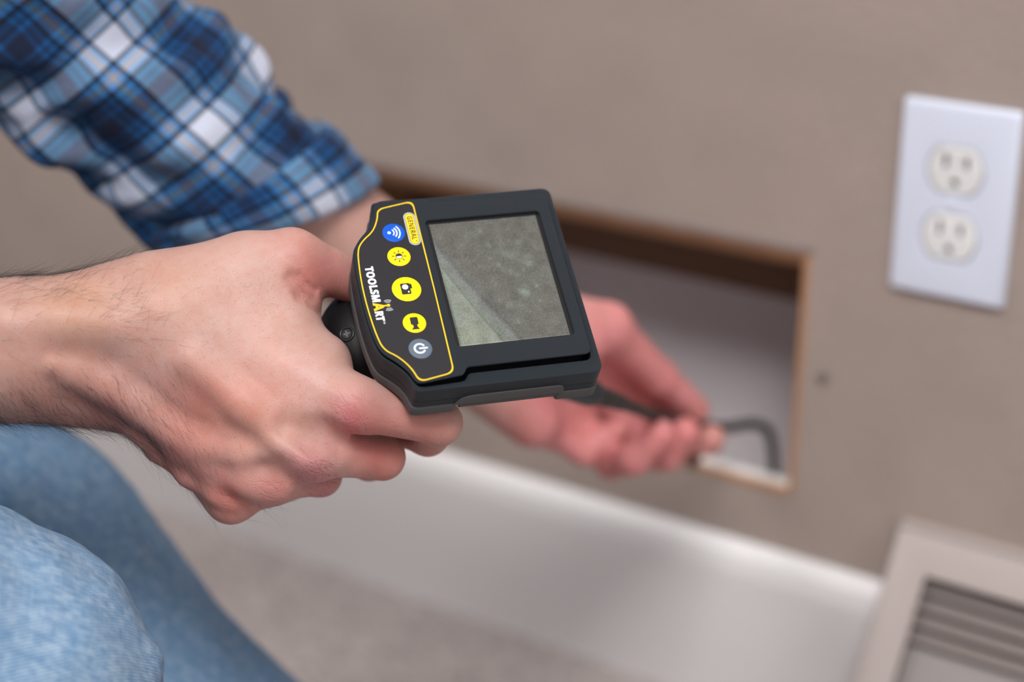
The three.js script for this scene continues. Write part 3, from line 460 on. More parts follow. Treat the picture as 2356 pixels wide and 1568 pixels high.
// ------------------------------------------------------------------ the person: one skin surface, clothes and hair as its parts
const person = thing('person', 'man in blue plaid shirt and jeans, reaching a cable into the wall hole', 'person');
{
  // ---- right hand and forearm
  const J = {
    wristT: px(330, 735, 0.776), wristB: px(300, 880, 0.786), carp: px(390, 800, 0.777),
    i0: px(420, 745, 0.778), i1: px(806, 928, 0.766), i2: px(1010, 972, 0.785), i3: px(985, 1000, 0.812), i4: px(905, 985, 0.826),
    m0: px(405, 800, 0.778), m1: px(716, 1040, 0.770), m2: px(880, 1052, 0.797), m3: px(850, 1058, 0.824), m4: px(780, 1040, 0.835),
    r0: px(385, 850, 0.785), r1: px(622, 1102, 0.779), r2: px(738, 1094, 0.806), r3: px(715, 1085, 0.834), r4: px(665, 1070, 0.84),
    p0: px(360, 888, 0.795), p1: px(532, 1148, 0.790), p2: px(612, 1124, 0.808), p3: px(605, 1100, 0.836), p4: px(580, 1080, 0.842),
    t0: px(400, 700, 0.780), t1: px(672, 592, 0.786), t2: px(840, 655, 0.806), t3: px(935, 735, 0.822),
    f0: px(-1150, 868, 0.745), f1: px(-200, 806, 0.768), f2: px(60, 806, 0.774),
  };
  const palm = uni([
    cap(J.i0, J.i1, 0.0130, 0.0098), cap(J.m0, J.m1, 0.0135, 0.0098), cap(J.r0, J.r1, 0.0125, 0.0090), cap(J.p0, J.p1, 0.0115, 0.0082),
    cap(px(380, 800, 0.786), px(640, 1010, 0.787), 0.016, 0.014), cap(px(360, 850, 0.79), px(520, 1080, 0.796), 0.013, 0.011),
    cap(px(440, 715, 0.785), px(655, 690, 0.788), 0.0165, 0.0145), cap(px(560, 760, 0.782), px(742, 835, 0.782), 0.0155, 0.0115), cap(px(520, 800, 0.779), px(700, 905, 0.775), 0.013, 0.011),
    cap(J.t0, J.t1, 0.0155, 0.0108), cap(px(460, 845, 0.7765), px(672, 990, 0.7705), 0.0130, 0.0108),
    cap(px(395, 690, 0.783), px(560, 615, 0.786), 0.0135, 0.0125),
  ], 0.014);
  const arm = uni([
    cap(J.f0, J.f1, 0.046, 0.0290), cap(J.f1, J.f2, 0.0290, 0.0255),
    cap(px(60, 758, 0.773), px(310, 735, 0.777), 0.0180, 0.0180), cap(px(60, 860, 0.784), px(215, 868, 0.791), 0.0175, 0.0168),
    cap(px(215, 868, 0.791), px(400, 900, 0.793), 0.0168, 0.015), cap(px(250, 735, 0.777), J.i0, 0.0182, 0.015),
  ], 0.016);
  const hand0 = (x, y, z) => smin(palm(x, y, z), arm(x, y, z), 0.022);
  const fing = [
    [chain([J.i1, J.i2, J.i3, J.i4], [0.0106, 0.0092, 0.0086, 0.0074]), 0.010],
    [chain([J.m1, J.m2, J.m3, J.m4], [0.0102, 0.0090, 0.0085, 0.0074]), 0.010],
    [chain([J.r1, J.r2, J.r3, J.r4], [0.0094, 0.0084, 0.0080, 0.0070]), 0.009],
    [chain([J.p1, J.p2, J.p3, J.p4], [0.0086, 0.0074, 0.0070, 0.0062]), 0.009],
    [chain([J.t1, J.t2, J.t3], [0.0108, 0.0098, 0.0085]), 0.008],
  ];
  const base = (x, y, z) => { const d = hand0(x, y, z); if (d > 0.09) return d - 0.0; let m = 1; for (const [f, k] of fing) m = smin(m, smin(d, f(x, y, z), k), 0.0014); return m; };
  // tendons, veins and folds laid on the surface
  const ridges = [], grooves = [];
  const onSkin = (pts, sink) => pts.map(([u, v]) => { const p = trace(base, u, v); return p ? p.addScaledVector(rayDir(u, v), sink) : null; }).filter(Boolean);
  const ridge = (pts, r, sink, k) => { const q = onSkin(pts, sink); for (let i = 1; i < q.length; i++) ridges.push([cap(q[i - 1], q[i], r), q[i - 1].clone().lerp(q[i], 0.5), q[i - 1].distanceTo(q[i]) / 2 + r + k, k]); };
  const groove = (pts, r, lift, k) => { const q = onSkin(pts, -lift); for (let i = 1; i < q.length; i++) grooves.push([cap(q[i - 1], q[i], r), q[i - 1].clone().lerp(q[i], 0.5), q[i - 1].distanceTo(q[i]) / 2 + r + k, k]); };
  ridge([[120, 842], [180, 858], [245, 886], [302, 919], [359, 957], [410, 999], [439, 1013], [500, 1035], [560, 1044], [608, 1036]], 0.0020, 0.0009, 0.006);
  ridge([[170, 848], [250, 882], [330, 930], [400, 982], [470, 1015], [560, 1040]], 0.0052, 0.0042, 0.010);
  ridge([[300, 985], [360, 1040], [430, 1095], [500, 1135], [533, 1150]], 0.0026, 0.0014, 0.006);
  ridge([[420, 1040], [500, 1078], [570, 1104], [640, 1120]], 0.0034, 0.0027, 0.010);
  ridge([[440, 830], [560, 930], [650, 1000], [705, 1050]], 0.0026, 0.0025, 0.010);
  ridge([[20, 740], [140, 735], [260, 745]], 0.0040, 0.0036, 0.012);
  groove([[660, 985], [730, 1005], [790, 1018]], 0.0042, 0.0034, 0.008);
  groove([[672, 640], [697, 676], [722, 690], [748, 694]], 0.0016, 0.0006, 0.004);
  groove([[690, 632], [708, 655], [730, 668]], 0.0008, 0.0003, 0.002);
  groove([[720, 696], [740, 722], [765, 752]], 0.0010, 0.0004, 0.003);
  const skinR = (x, y, z) => { let d = base(x, y, z); if (d > 0.008 || d < -0.008) return d;
    for (const [f, c, R, k] of ridges) { const a = x - c.x, b = y - c.y, e = z - c.z; if (a * a + b * b + e * e < (R + 0.004) ** 2) d = smin(d, f(x, y, z), k); }
    for (const [f, c, R, k] of grooves) { const a = x - c.x, b = y - c.y, e = z - c.z; if (a * a + b * b + e * e < (R + 0.004) ** 2) d = smax(d, -f(x, y, z), k); }
    return d; };
  const bounds = (pts, m) => { const lo = pts[0].clone(), hi = pts[0].clone(); pts.forEach((p) => { lo.min(p); hi.max(p); }); return [lo.subScalar(m), hi.addScalar(m)]; };
  const [rl, rh] = bounds([px(-160, 806, 0.77), ...Object.entries(J).filter(([k]) => k !== 'f0' && k !== 'f1').map((e) => e[1])], 0.034);
  const gR = meshField(skinR, rl, rh, 0.00135);

  // skin chart of the back of the hand: metres along the arm and across it
  const e1 = px(800, 930, 0.766).sub(px(60, 806, 0.774)).normalize(), e3 = camZ.clone().multiplyScalar(0.9).addScaledVector(V(0, 1, 0), 0.3).addScaledVector(e1, -e1.dot(camZ) * 0.9 - e1.y * 0.3).normalize(), e2 = e3.clone().cross(e1);
  const o0 = px(60, 806, 0.774), CWM = 0.36, CHM = 0.22, TW = 2048, TH = 1252;
  const chart = (p) => { const d = p.clone().sub(o0); return [(d.dot(e1) + 0.08) / CWM, (d.dot(e2) + 0.125) / CHM]; };
  const uvOf = (g) => { const P = g.attributes.position, u = new Float32Array(P.count * 2), p = V(); for (let i = 0; i < P.count; i++) { p.fromBufferAttribute(P, i); const c = chart(p); u[i * 2] = c[0]; u[i * 2 + 1] = c[1]; } g.setAttribute('uv', new THREE.BufferAttribute(u, 2)); return g; };
  const bump = new Float32Array(TW * TH).fill(0.5), tint = new Float32Array(TW * TH * 3).fill(1), mPer = CWM / TW;
  { const A = tileNoise(16, 31), Bn = tileNoise(64, 32), D = tileNoise(256, 33);
    // fine crossing skin lines, pores, mottling
    for (let y = 0; y < TH; y++) for (let x = 0; x < TW; x++) { const i = y * TW + x, X = x * mPer * 1000, Yv = y * mPer * 1000, w = (A(X / 60, Yv / 60) - 0.5) * 6, w2 = (Bn(X / 120, Yv / 120) - 0.5) * 3;
      const l1 = Math.abs(Math.sin((X * 0.86 + Yv * 0.5 + w + w2) * 5.2)), l2 = Math.abs(Math.sin((X * -0.72 + Yv * 0.7 + w - w2) * 5.9));
      bump[i] += (Math.min(l1, 0.5) + Math.min(l2, 0.5) - 0.8) * 0.05 + (D(X / 60, Yv / 60) - 0.5) * 0.045 + (D(X / 110, Yv / 110) - 0.5) * 0.045;
      const m = A(X / 140 + 0.3, Yv / 140) - 0.5, m2 = Bn(X / 150, Yv / 150) - 0.5, m3 = D(X / 60, Yv / 60) - 0.5;
      tint[i * 3] = 1 + m * 0.04 + m3 * 0.03; tint[i * 3 + 1] = 1 + m * 0.06 + m2 * 0.05 + m3 * 0.05; tint[i * 3 + 2] = 1 + m * 0.07 + m2 * 0.07 + m3 * 0.06; } }
  const cell = (p) => { const [a, b] = chart(p); return [a * TW, b * TH]; };
  const dab = (x, y, r, fn) => { const R = r * 2.6; for (let j = Math.max(0, Math.floor(y - R)); j <= Math.min(TH - 1, y + R); j++) for (let i = Math.max(0, Math.floor(x - R)); i <= Math.min(TW - 1, x + R); i++) { const k = Math.exp(-((i - x) ** 2 + (j - y) ** 2) / (r * r)); fn(j * TW + i, k); } };
  const blush = (u, v, rmm, [r, g, b]) => { const p = trace(base, u, v); if (!p) return; const [x, y] = cell(p); dab(x, y, rmm / 1000 / mPer, (i, k) => { tint[i * 3] *= 1 + (r - 1) * k; tint[i * 3 + 1] *= 1 + (g - 1) * k; tint[i * 3 + 2] *= 1 + (b - 1) * k; }); };
  const crease = (pts, wmm, depth, red = 0) => { const q = pts.map(([u, v]) => trace(base, u, v)).filter(Boolean).map(cell); for (let s = 1; s < q.length; s++) { const n = Math.ceil(Math.hypot(q[s][0] - q[s - 1][0], q[s][1] - q[s - 1][1]) / 1.2); for (let t = 0; t < n; t++) { const x = q[s - 1][0] + (q[s][0] - q[s - 1][0]) * t / n, y = q[s - 1][1] + (q[s][1] - q[s - 1][1]) * t / n; dab(x, y, wmm / 1000 / mPer, (i, k) => { bump[i] -= depth * k * 0.13; if (red) { tint[i * 3] *= 1 - red * k * 0.012; tint[i * 3 + 1] *= 1 - red * k * 0.025; tint[i * 3 + 2] *= 1 - red * k * 0.02; } }); } } };
  const jit = (v, a) => v + (rnd() - 0.5) * 2 * a;
  const net = (u, v, w, h, ang, n, depth, red) => { for (let i = 0; i < n; i++) { const a = ang + (rnd() - 0.5) * 0.9, cu = jit(u, w), cv = jit(v, h), L = 10 + rnd() * 26, q = []; const bend = (rnd() - 0.5) * 0.8; for (let k = -3; k <= 3; k++) { const t = k / 3 * L; q.push([cu + Math.cos(a) * t - Math.sin(a) * bend * t * t / L + (rnd() - 0.5) * 3, cv + Math.sin(a) * t + Math.cos(a) * bend * t * t / L + (rnd() - 0.5) * 3]); } crease(q, 0.14 + rnd() * 0.08, depth * (0.35 + rnd() * 0.5), red); } };
  net(800, 955, 42, 46, 1.0, 46, 0.5, 0.16); net(800, 955, 40, 40, -0.5, 26, 0.4, 0.12); 
  net(722, 1085, 46, 26, 0.4, 44, 0.55, 0.3); net(722, 1085, 42, 24, -0.9, 22, 0.45, 0.2);
  net(628, 1128, 36, 18, 0.2, 22, 0.4, 0.2); net(535, 1160, 26, 16, 0.3, 14, 0.3, 0.15);
  net(905, 1000, 60, 22, 0.2, 22, 0.25, 0.1); net(1010, 985, 20, 30, 1.2, 14, 0.35, 0.15);
  net(715, 665, 30, 24, 0.9, 20, 0.45, 0.2); net(770, 640, 22, 34, 1.4, 16, 0.3, 0.1); net(690, 560, 36, 26, 0.4, 16, 0.2, 0.06);
  blush(800, 950, 11, [1.0, 0.89, 0.92]); blush(805, 965, 5, [1.0, 0.90, 0.94]); blush(905, 990, 16, [0.99, 0.90, 0.91]); blush(1000, 980, 12, [0.99, 0.90, 0.90]); blush(720, 1088, 10, [0.95, 0.82, 0.88]); blush(630, 1130, 9, [0.97, 0.84, 0.86]); blush(530, 1150, 9, [0.98, 0.80, 0.80]);
  blush(870, 1060, 10, [0.98, 0.84, 0.84]); blush(690, 560, 12, [1.0, 0.92, 0.92]); blush(775, 640, 12, [0.98, 0.84, 0.86]); blush(700, 650, 8, [0.98, 0.84, 0.84]); blush(250, 950, 16, [0.94, 0.86, 0.86]); blush(420, 1090, 18, [0.96, 0.84, 0.84]); blush(90, 900, 20, [0.95, 0.90, 0.88]); blush(180, 700, 16, [1.0, 0.97, 0.90]); blush(380, 660, 16, [1, 0.97, 0.93]);
  blush(600, 690, 22, [1.04, 1.05, 1.05]); blush(690, 860, 12, [1.03, 1.05, 1.07]); blush(560, 960, 16, [1.0, 0.91, 0.88]); blush(450, 930, 14, [1.0, 0.89, 0.87]); blush(640, 880, 16, [1.0, 0.95, 0.94]);
  for (let i = 0; i < 2600; i++) { const u = 20 + rnd() * 760, v = 600 + rnd() * 540, p = trace(base, u, v); if (!p) continue; const [x, y] = cell(p), s = 0.14 + rnd() * 0.12, q = 0.4 + rnd() * 0.6; dab(x, y, s / 1000 / mPer, (k, g) => { tint[k * 3] *= 1 - 0.07 * g * q; tint[k * 3 + 1] *= 1 - 0.15 * g * q; tint[k * 3 + 2] *= 1 - 0.17 * g * q; bump[k] -= 0.02 * g; }); }
  const skinMap = dataTex(TW, TH, (x, y) => { const i = (y * TW + x) * 3; return [Math.min(1, tint[i] * 0.86), Math.min(1, tint[i + 1] * 0.86), Math.min(1, tint[i + 2] * 0.86)]; }, true);
  const skinBump = dataTex(TW, TH, (x, y) => bump[y * TW + x], false);
  const skin = phys({ color: lin(0.672, 0.402, 0.338), roughness: 0.48, specularIntensity: 0.7, map: skinMap, bumpMap: skinBump, bumpScale: 0.0011, vertexColors: true });

  // ---- left hand and forearm
  const K = {
    e: px(-150, -200, 0.92), f0: px(420, 300, 0.968), w: px(960, 672, 1.02),
    i0: px(1060, 700, 1.02), i1: px(1392, 800, 1.075), i2: px(1570, 1030, 1.140), i3: px(1614, 1046, 1.115), i4: px(1637, 1008, 1.104),
    m0: px(1050, 740, 1.025), m1: px(1355, 880, 1.085), m2: px(1500, 1042, 1.108), m3: px(1532, 1046, 1.080), m4: px(1576, 994, 1.070),
    r0: px(1040, 780, 1.025), r1: px(1310, 945, 1.075), r2: px(1408, 1062, 1.078), r3: px(1458, 1054, 1.052), r4: px(1520, 998, 1.045),
    p0: px(1030, 810, 1.02), p1: px(1255, 985, 1.055), p2: px(1345, 1036, 1.068), p3: px(1385, 1010, 1.068), p4: px(1425, 985, 1.072),
    t0: px(1050, 700, 1.00), t1: px(1398, 752, 1.045), t2: px(1515, 868, 1.082), t3: px(1602, 942, 1.108),
  };
  const palmL = uni([
    cap(K.i0, K.i1, 0.014, 0.0105), cap(K.m0, K.m1, 0.014, 0.0105), cap(K.r0, K.r1, 0.014, 0.010), cap(K.p0, K.p1, 0.0135, 0.0095),
    cap(px(1060, 720, 1.005), px(1330, 775, 1.035), 0.020, 0.0165), cap(px(1060, 830, 1.01), px(1225, 965, 1.038), 0.0185, 0.0150), cap(K.t0, K.t1, 0.016, 0.0122),
    cap(px(1120, 780, 1.03), px(1320, 880, 1.072), 0.016, 0.015),
  ], 0.012);
  const armL = uni([cap(K.e, K.f0, 0.046, 0.0405), cap(K.f0, K.w, 0.0405, 0.0285)], 0.01);
  const fingL = [
    [chain([K.i1, K.i2, K.i3, K.i4], [0.0105, 0.0098, 0.0092, 0.0084]), 0.008], [chain([K.m1, K.m2, K.m3, K.m4], [0.0105, 0.0100, 0.0094, 0.0086]), 0.008],
    [chain([K.r1, K.r2, K.r3, K.r4], [0.0100, 0.0098, 0.0092, 0.0084]), 0.008], [chain([K.p1, K.p2, K.p3, K.p4], [0.0092, 0.0086, 0.0078, 0.0068]), 0.008],
    [chain([K.t1, K.t2, K.t3], [0.0122, 0.0106, 0.0084]), 0.010],
  ];
  const skinL = (x, y, z) => { const d = smin(palmL(x, y, z), armL(x, y, z), 0.02); if (d > 0.08) return d; let m = 1; for (const [f, k] of fingL) m = smin(m, smin(d, f(x, y, z), k), 0.0014); return m; };
  const [ll, lh] = bounds([px(560, 400, 0.93), ...Object.entries(K).filter(([k]) => k !== 'e' && k !== 'f0').map((e) => e[1])], 0.042);
  const gL = meshField(skinL, ll, lh, 0.0022);

  // ---- the rest of the body, mostly under clothes and out of the picture
  const S = { rs: V(-0.47, 0.66, 0.86), ls: V(-0.63, 0.68, 0.57), chest: V(-0.58, 0.60, 0.73), belly: V(-0.64, 0.42, 0.80), hip: V(-0.67, 0.30, 0.82), neck: V(-0.55, 0.74, 0.71), head: V(-0.475, 0.90, 0.665) };
  const hq = new THREE.Quaternion().setFromUnitVectors(V(1, 0, 0), V(0.80, -0.42, -0.42).normalize());
  const hp = (x, y, z) => V(x, y, z).applyQuaternion(hq).add(S.head);                     // head axes: x forward, y up, z to its right
  const headF = uni([ell(S.head, V(0.098, 0.112, 0.077), hq), ell(hp(0.030, -0.055, 0), V(0.066, 0.066, 0.060), hq)], 0.03);
  const faceF = (x, y, z) => { let d = headF(x, y, z); if (d > 0.08) return d;
    for (const s of [-1, 1]) { d = smax(d, -(Math.hypot(x - hp(0.102, 0.004, s * 0.032).x, y - hp(0.102, 0.004, s * 0.032).y, z - hp(0.102, 0.004, s * 0.032).z) - 0.015), 0.014); d = smin(d, cap(hp(0.088, 0.020, s * 0.014), hp(0.080, 0.019, s * 0.048), 0.008)(x, y, z), 0.010); d = smin(d, ell(hp(-0.005, -0.008, s * 0.080), V(0.020, 0.031, 0.008), hq)(x, y, z), 0.006); d = smin(d, ell(hp(0.085, 0.004, s * 0.031), V(0.012, 0.012, 0.012), hq)(x, y, z), 0.003); }
    d = smin(d, cap(hp(0.094, 0.010, 0), hp(0.118, -0.034, 0), 0.007, 0.0115)(x, y, z), 0.010);
    d = smin(d, cap(hp(0.094, -0.064, -0.020), hp(0.094, -0.064, 0.020), 0.006)(x, y, z), 0.006); d = smin(d, cap(hp(0.093, -0.074, -0.016), hp(0.093, -0.074, 0.016), 0.006)(x, y, z), 0.006); d = smin(d, ell(hp(0.088, -0.100, 0), V(0.016, 0.014, 0.022), hq)(x, y, z), 0.015);
    return d; };
  const torso = uni([cap(S.chest, S.belly, 0.125, 0.115), cap(S.belly, S.hip, 0.115, 0.125), cap(S.rs, S.ls, 0.056, 0.056), cap(S.chest, S.neck, 0.10, 0.055), cap(S.neck, hp(-0.02, -0.06, 0), 0.056, 0.052)], 0.05);
  const arms = uni([cap(S.rs, J.f0, 0.044, 0.036), cap(J.f0, J.f1, 0.038, 0.0305), cap(S.ls, K.e, 0.040, 0.033), cap(K.e, K.f0, 0.033, 0.033)], 0.01);
  const rest = (x, y, z) => smin(smin(torso(x, y, z), headF(x, y, z), 0.03), arms(x, y, z), 0.02);
  const [bl, bh] = bounds([S.rs, S.ls, S.hip, S.head, J.f0, px(-230, 806, 0.768), K.e, px(330, 240, 0.89)], 0.16);
  const gB = meshField(rest, bl, bh, 0.010);
  const gF = meshField((x, y, z) => smin(faceF(x, y, z), cap(S.neck, hp(-0.02, -0.06, 0), 0.054, 0.050)(x, y, z), 0.03), ...bounds([hp(0, 0, 0)], 0.145), 0.0035);
  const shade = (g, fn) => { const n = g.attributes.position.count, c = new Float32Array(n * 3), p = V(); for (let i = 0; i < n; i++) { p.fromBufferAttribute(g.attributes.position, i); const q = fn ? fn(p) : [1, 1, 1]; c.set(q, i * 3); } g.setAttribute('color', new THREE.BufferAttribute(c, 3)); return g; };
  // palms and fingertips are redder than the backs of the hands
  const redL = (p) => { const a = sstep(0.10, 0.05, p.distanceTo(px(1400, 930, 1.06))), tips = Math.max(...['i4', 'm4', 'r4', 't3'].map((k) => sstep(0.022, 0.006, p.distanceTo(K[k])))); return [1.04 + 0.26 * a, 1 - 0.19 * a - 0.05 * tips, 1 - 0.06 * a - 0.05 * tips]; };
  const tanR = (p) => { const a = sstep(-0.02, -0.14, p.clone().sub(px(500, 800, 0.78)).dot(e1)); return [1 - 0.02 * a, 1 - 0.01 * a, 1 - 0.05 * a]; };
  part('body', mergeGeometries([uvOf(shade(gR, tanR)), uvOf(shade(gL, redL)), uvOf(shade(gB)), uvOf(shade(gF))]), skin, person);

  // ---- clothes: plaid shirt
  const TEAL = [0.01, 0.31, 0.55], NAVY = [0.03, 0.09, 0.21], INKC = [0.01, 0.05, 0.10], WHITE = [0.88, 0.91, 0.99], PALE = [0.34, 0.58, 0.85], TAN = [0.70, 0.63, 0.59];
  const stripes = [[15, WHITE], [2.3, INKC], [3.0, PALE], [3.0, TAN], [3.0, PALE], [2.3, INKC], [3.5, TEAL], [1.5, NAVY], [2.5, TEAL], [9, NAVY], [2.5, TEAL], [1.5, NAVY], [3.5, TEAL], [2.3, INKC], [2.6, PALE], [1.6, TAN], [2.2, PALE], [2.3, INKC]];
  const PER = stripes.reduce((a, s) => a + s[0], 0), at = (m) => { m = ((m % PER) + PER) % PER; for (const [w, c] of stripes) { if (m < w) return c; m -= w; } return stripes[0][1]; };
  const plaidTex = dataTex(512, 512, (x, y) => { const a = at(x / 512 * PER), b = at(y / 512 * PER), tw = 0.5 + 0.16 * Math.sign(Math.sin((x + y) * 0.8)); return [0, 1, 2].map((i) => Math.pow(Math.pow(a[i], 0.75) * tw + Math.pow(b[i], 0.75) * (1 - tw), 1 / 0.75) * 0.89); }, true);
  const weave = dataTex(128, 128, (x, y) => 0.5 + 0.25 * Math.sin(x / 128 * Math.PI * 32) + 0.25 * Math.sin(y / 128 * Math.PI * 32), false);
  const cloth = phys({ map: plaidTex, color: 0xffffff, roughness: 0.95, side: THREE.DoubleSide, bumpMap: rep(weave, 6), bumpScale: 0.0002, sheen: 0.3, sheenColor: lin(0.3, 0.35, 0.45), sheenRoughness: 0.6 });
  const PERM = PER / 1000;
  const sleeveCurve = new THREE.CatmullRomCurve3([S.ls.clone().add(V(-0.03, 0.0, 0)), S.ls.clone().lerp(K.e, 0.5), K.e.clone(), px(30, -40, 0.935), px(205, 112, 0.953), px(410, 295, 0.970), px(610, 470, 0.988)]);
  const SL = sleeveCurve.getLength();
  const fold = (s, a) => { const m = s * SL * 1000, w = noise(m * 0.018 + a * 0.9, Math.cos(a) * 1.4, Math.sin(a) * 1.4), r = noise(m * 0.05 + Math.sin(a) * 1.6 + 9, Math.cos(a) * 2.2 + m * 0.012, Math.sin(a) * 2.2);
    const bunch = Math.pow(Math.sin(m * 0.052 + a * 1.0 + noise(m * 0.02, a) * 2.2), 2); return w * 0.011 + r * 0.0075 + bunch * 0.0045 * sstep(0.45, 0.7, s); };
  const sr = (s, a) => 0.0500 + 0.004 * sstep(1, 0.6, s) + fold(s, a);
  const sleeve = tube(sleeveCurve, 200, 140, sr, (s, a) => [a * 0.056 / PERM + 0.41, s * SL / PERM - 0.05 + 0.30 * Math.sin(a + 1.2) * 0.4]);
  const cuffCurve = new THREE.CatmullRomCurve3([px(540, 402, 0.980), px(582, 450, 0.985), px(624, 497, 0.990)]), CL = cuffCurve.getLength();
  const up1 = camX.clone().multiplyScalar(0.6).addScaledVector(camY, 0.8);
  const skew = (s, a, n, b) => (0.008 + 0.017 * s) * (n.dot(up1) * Math.cos(a) + b.dot(up1) * Math.sin(a));
  const cuffR = (s, a) => 0.0515 + 0.0060 * Math.pow(Math.max(0, Math.sin(clamp(s * 1.04 - 0.02, 0, 1) * Math.PI)), 0.35) + 0.45 * fold(0.9 + s * 0.06, a) - (s > 0.94 ? (s - 0.94) / 0.06 * 0.010 : 0) - (s < 0.05 ? (0.05 - s) / 0.05 * 0.012 : 0);
  const cuff = tube(cuffCurve, 60, 120, cuffR, (s, a) => [a * 0.058 / PERM + 0.42, s * CL / PERM + 0.69], skew);
  part('sleeve', sleeve, cloth, person);
  part('cuff', cuff, cloth, person);
  const sleeve2Curve = new THREE.CatmullRomCurve3([S.rs.clone().add(V(-0.02, 0.02, 0.02)), S.rs.clone().lerp(J.f0, 0.5), J.f0.clone().add(V(-0.004, 0.01, 0)), J.f0.clone().lerp(J.f1, 0.22)]), S2 = sleeve2Curve.getLength();
  part('sleeve', tube(sleeve2Curve, 60, 60, (s, a) => 0.068 - 0.012 * s + fold(s, a) * 0.7, (s, a) => [a * 0.056 / PERM, s * S2 / PERM]), cloth, person);
  const trunk = uni([cap(S.chest, S.belly, 0.140, 0.132), cap(S.belly, S.hip.clone().add(V(0, 0.02, 0)), 0.132, 0.138), cap(S.rs, S.ls, 0.078, 0.078), cap(S.chest, S.neck.clone().add(V(0, -0.01, 0)), 0.11, 0.066)], 0.05);
  const gT = boxUV(meshField((x, y, z) => trunk(x, y, z) + 0.006 * noise(x * 14, y * 9, z * 14), ...bounds([S.rs, S.ls, S.hip, S.neck], 0.15), 0.010));
  { const u = gT.attributes.uv; for (let i = 0; i < u.count; i++) u.setXY(i, u.getX(i) / PERM, u.getY(i) / PERM); }
  part('shirt', gT, cloth, person);
  const denimN = tileNoise(40, 51), denimS = tileNoise2(26, 150, 52), denimC = tileNoise2(200, 30, 53);
  const denimTex = dataTex(1024, 1024, (x, y) => { const u = x / 1024, v = y / 1024, tw = Math.sin((x * 0.5 + y) / 1024 * Math.PI * 2 * 72), sl = denimS(u, v), sl2 = denimC(u, v), m = denimN(u, v), k = 0.055 * tw + 0.14 * (sl - 0.5) + 0.06 * (sl2 - 0.5) + 0.13 * (m - 0.5); return [0.47 + k * 0.95, 0.585 + k * 0.72, 0.695 + k * 0.50]; }, true);
  const denimBump = dataTex(512, 512, (x, y) => 0.5 + 0.35 * Math.sin((x * 0.5 + y) / 512 * Math.PI * 2 * 36) + 0.15 * (denimS(x / 512, y / 512) - 0.5), false);
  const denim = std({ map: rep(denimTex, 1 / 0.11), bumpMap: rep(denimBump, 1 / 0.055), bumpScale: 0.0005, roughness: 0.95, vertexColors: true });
  const legUV = (g, a, b, up) => { const ax = b.clone().sub(a).normalize(), n1 = up.clone().addScaledVector(ax, -up.dot(ax)).normalize(), n2 = ax.clone().cross(n1), P = g.attributes.position, u = new Float32Array(P.count * 2), p = V(); for (let i = 0; i < P.count; i++) { p.fromBufferAttribute(P, i).sub(a); u[i * 2] = p.dot(ax); u[i * 2 + 1] = Math.atan2(p.dot(n2), p.dot(n1)) * 0.078; } g.setAttribute('uv', new THREE.BufferAttribute(u, 2)); return g; };
  const crumple = (x, y, z) => 0.0035 * noise(x * 22, y * 22, z * 22) + 0.0014 * noise(x * 60 + 3, y * 60, z * 60);
  const N0 = px(-720, 1470, 0.70), N1 = px(-105, 1636, 0.752), N1b = px(-90, 1890, 0.80), N2 = V(-0.50, 0.10, 0.755);
  const nearLeg = uni([cap(V(-0.60, 0.30, 0.87), N0, 0.105, 0.088), cap(N0, N1, 0.088, 0.0765), cap(N1, N1b, 0.0735, 0.066), cap(N1b, N2, 0.062, 0.052)], 0.03);
  const FOLD = cap(px(250, 1535, 0.745), px(318, 1528, 0.752), 0.0050);
  const nl = (x, y, z) => smin(nearLeg(x, y, z), FOLD(x, y, z), 0.012) + crumple(x, y, z);
  const F0 = px(-420, 1130, 0.99), F1 = px(-50, 1350, 0.985), F2 = px(430, 1830, 1.0), F3 = V(-0.60, 0.072, 0.585);
  const farLeg = uni([cap(V(-0.72, 0.28, 0.70), F0, 0.105, 0.092), cap(F0, F1, 0.092, 0.0865), cap(F1, F2, 0.0865, 0.080), cap(F2, F3, 0.070, 0.050)], 0.03);
  const fl = (x, y, z) => farLeg(x, y, z) + crumple(x, y, z);
  const seat = uni([ell(S.hip, V(0.15, 0.13, 0.17)), cap(V(-0.60, 0.30, 0.87), N0, 0.105, 0.07), cap(V(-0.72, 0.28, 0.70), F0, 0.105, 0.07)], 0.06);
  const kneeLight = (c, R) => (p) => { const k = sstep(R, 0.0, p.distanceTo(c)); return [0.82 + 0.26 * k, 0.90 + 0.17 * k, 0.96 + 0.11 * k]; };   // light on the near knee, painted into the denim as paler vertex colour
  const gN = legUV(shade(meshField(nl, ...bounds([N0, N1, N1b, N2, V(-0.60, 0.30, 0.87)], 0.11), 0.005), kneeLight(px(120, 1400, 0.70), 0.26)), N0, N1, camZ);
  const gFl = legUV(shade(meshField(fl, ...bounds([F0, F1, F2, F3, V(-0.72, 0.28, 0.70)], 0.11), 0.006), kneeLight(F2, 0.01)), F1, F2, camZ);
  const gS = legUV(shade(meshField(seat, ...bounds([S.hip], 0.26), 0.012), kneeLight(F2, 0.01)), N0, N1, camZ);
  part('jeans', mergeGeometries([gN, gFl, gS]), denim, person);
  const leather = std({ color: lin(0.09, 0.05, 0.03), roughness: 0.5 }), tread = std({ color: lin(0.03, 0.03, 0.03), roughness: 0.8 });
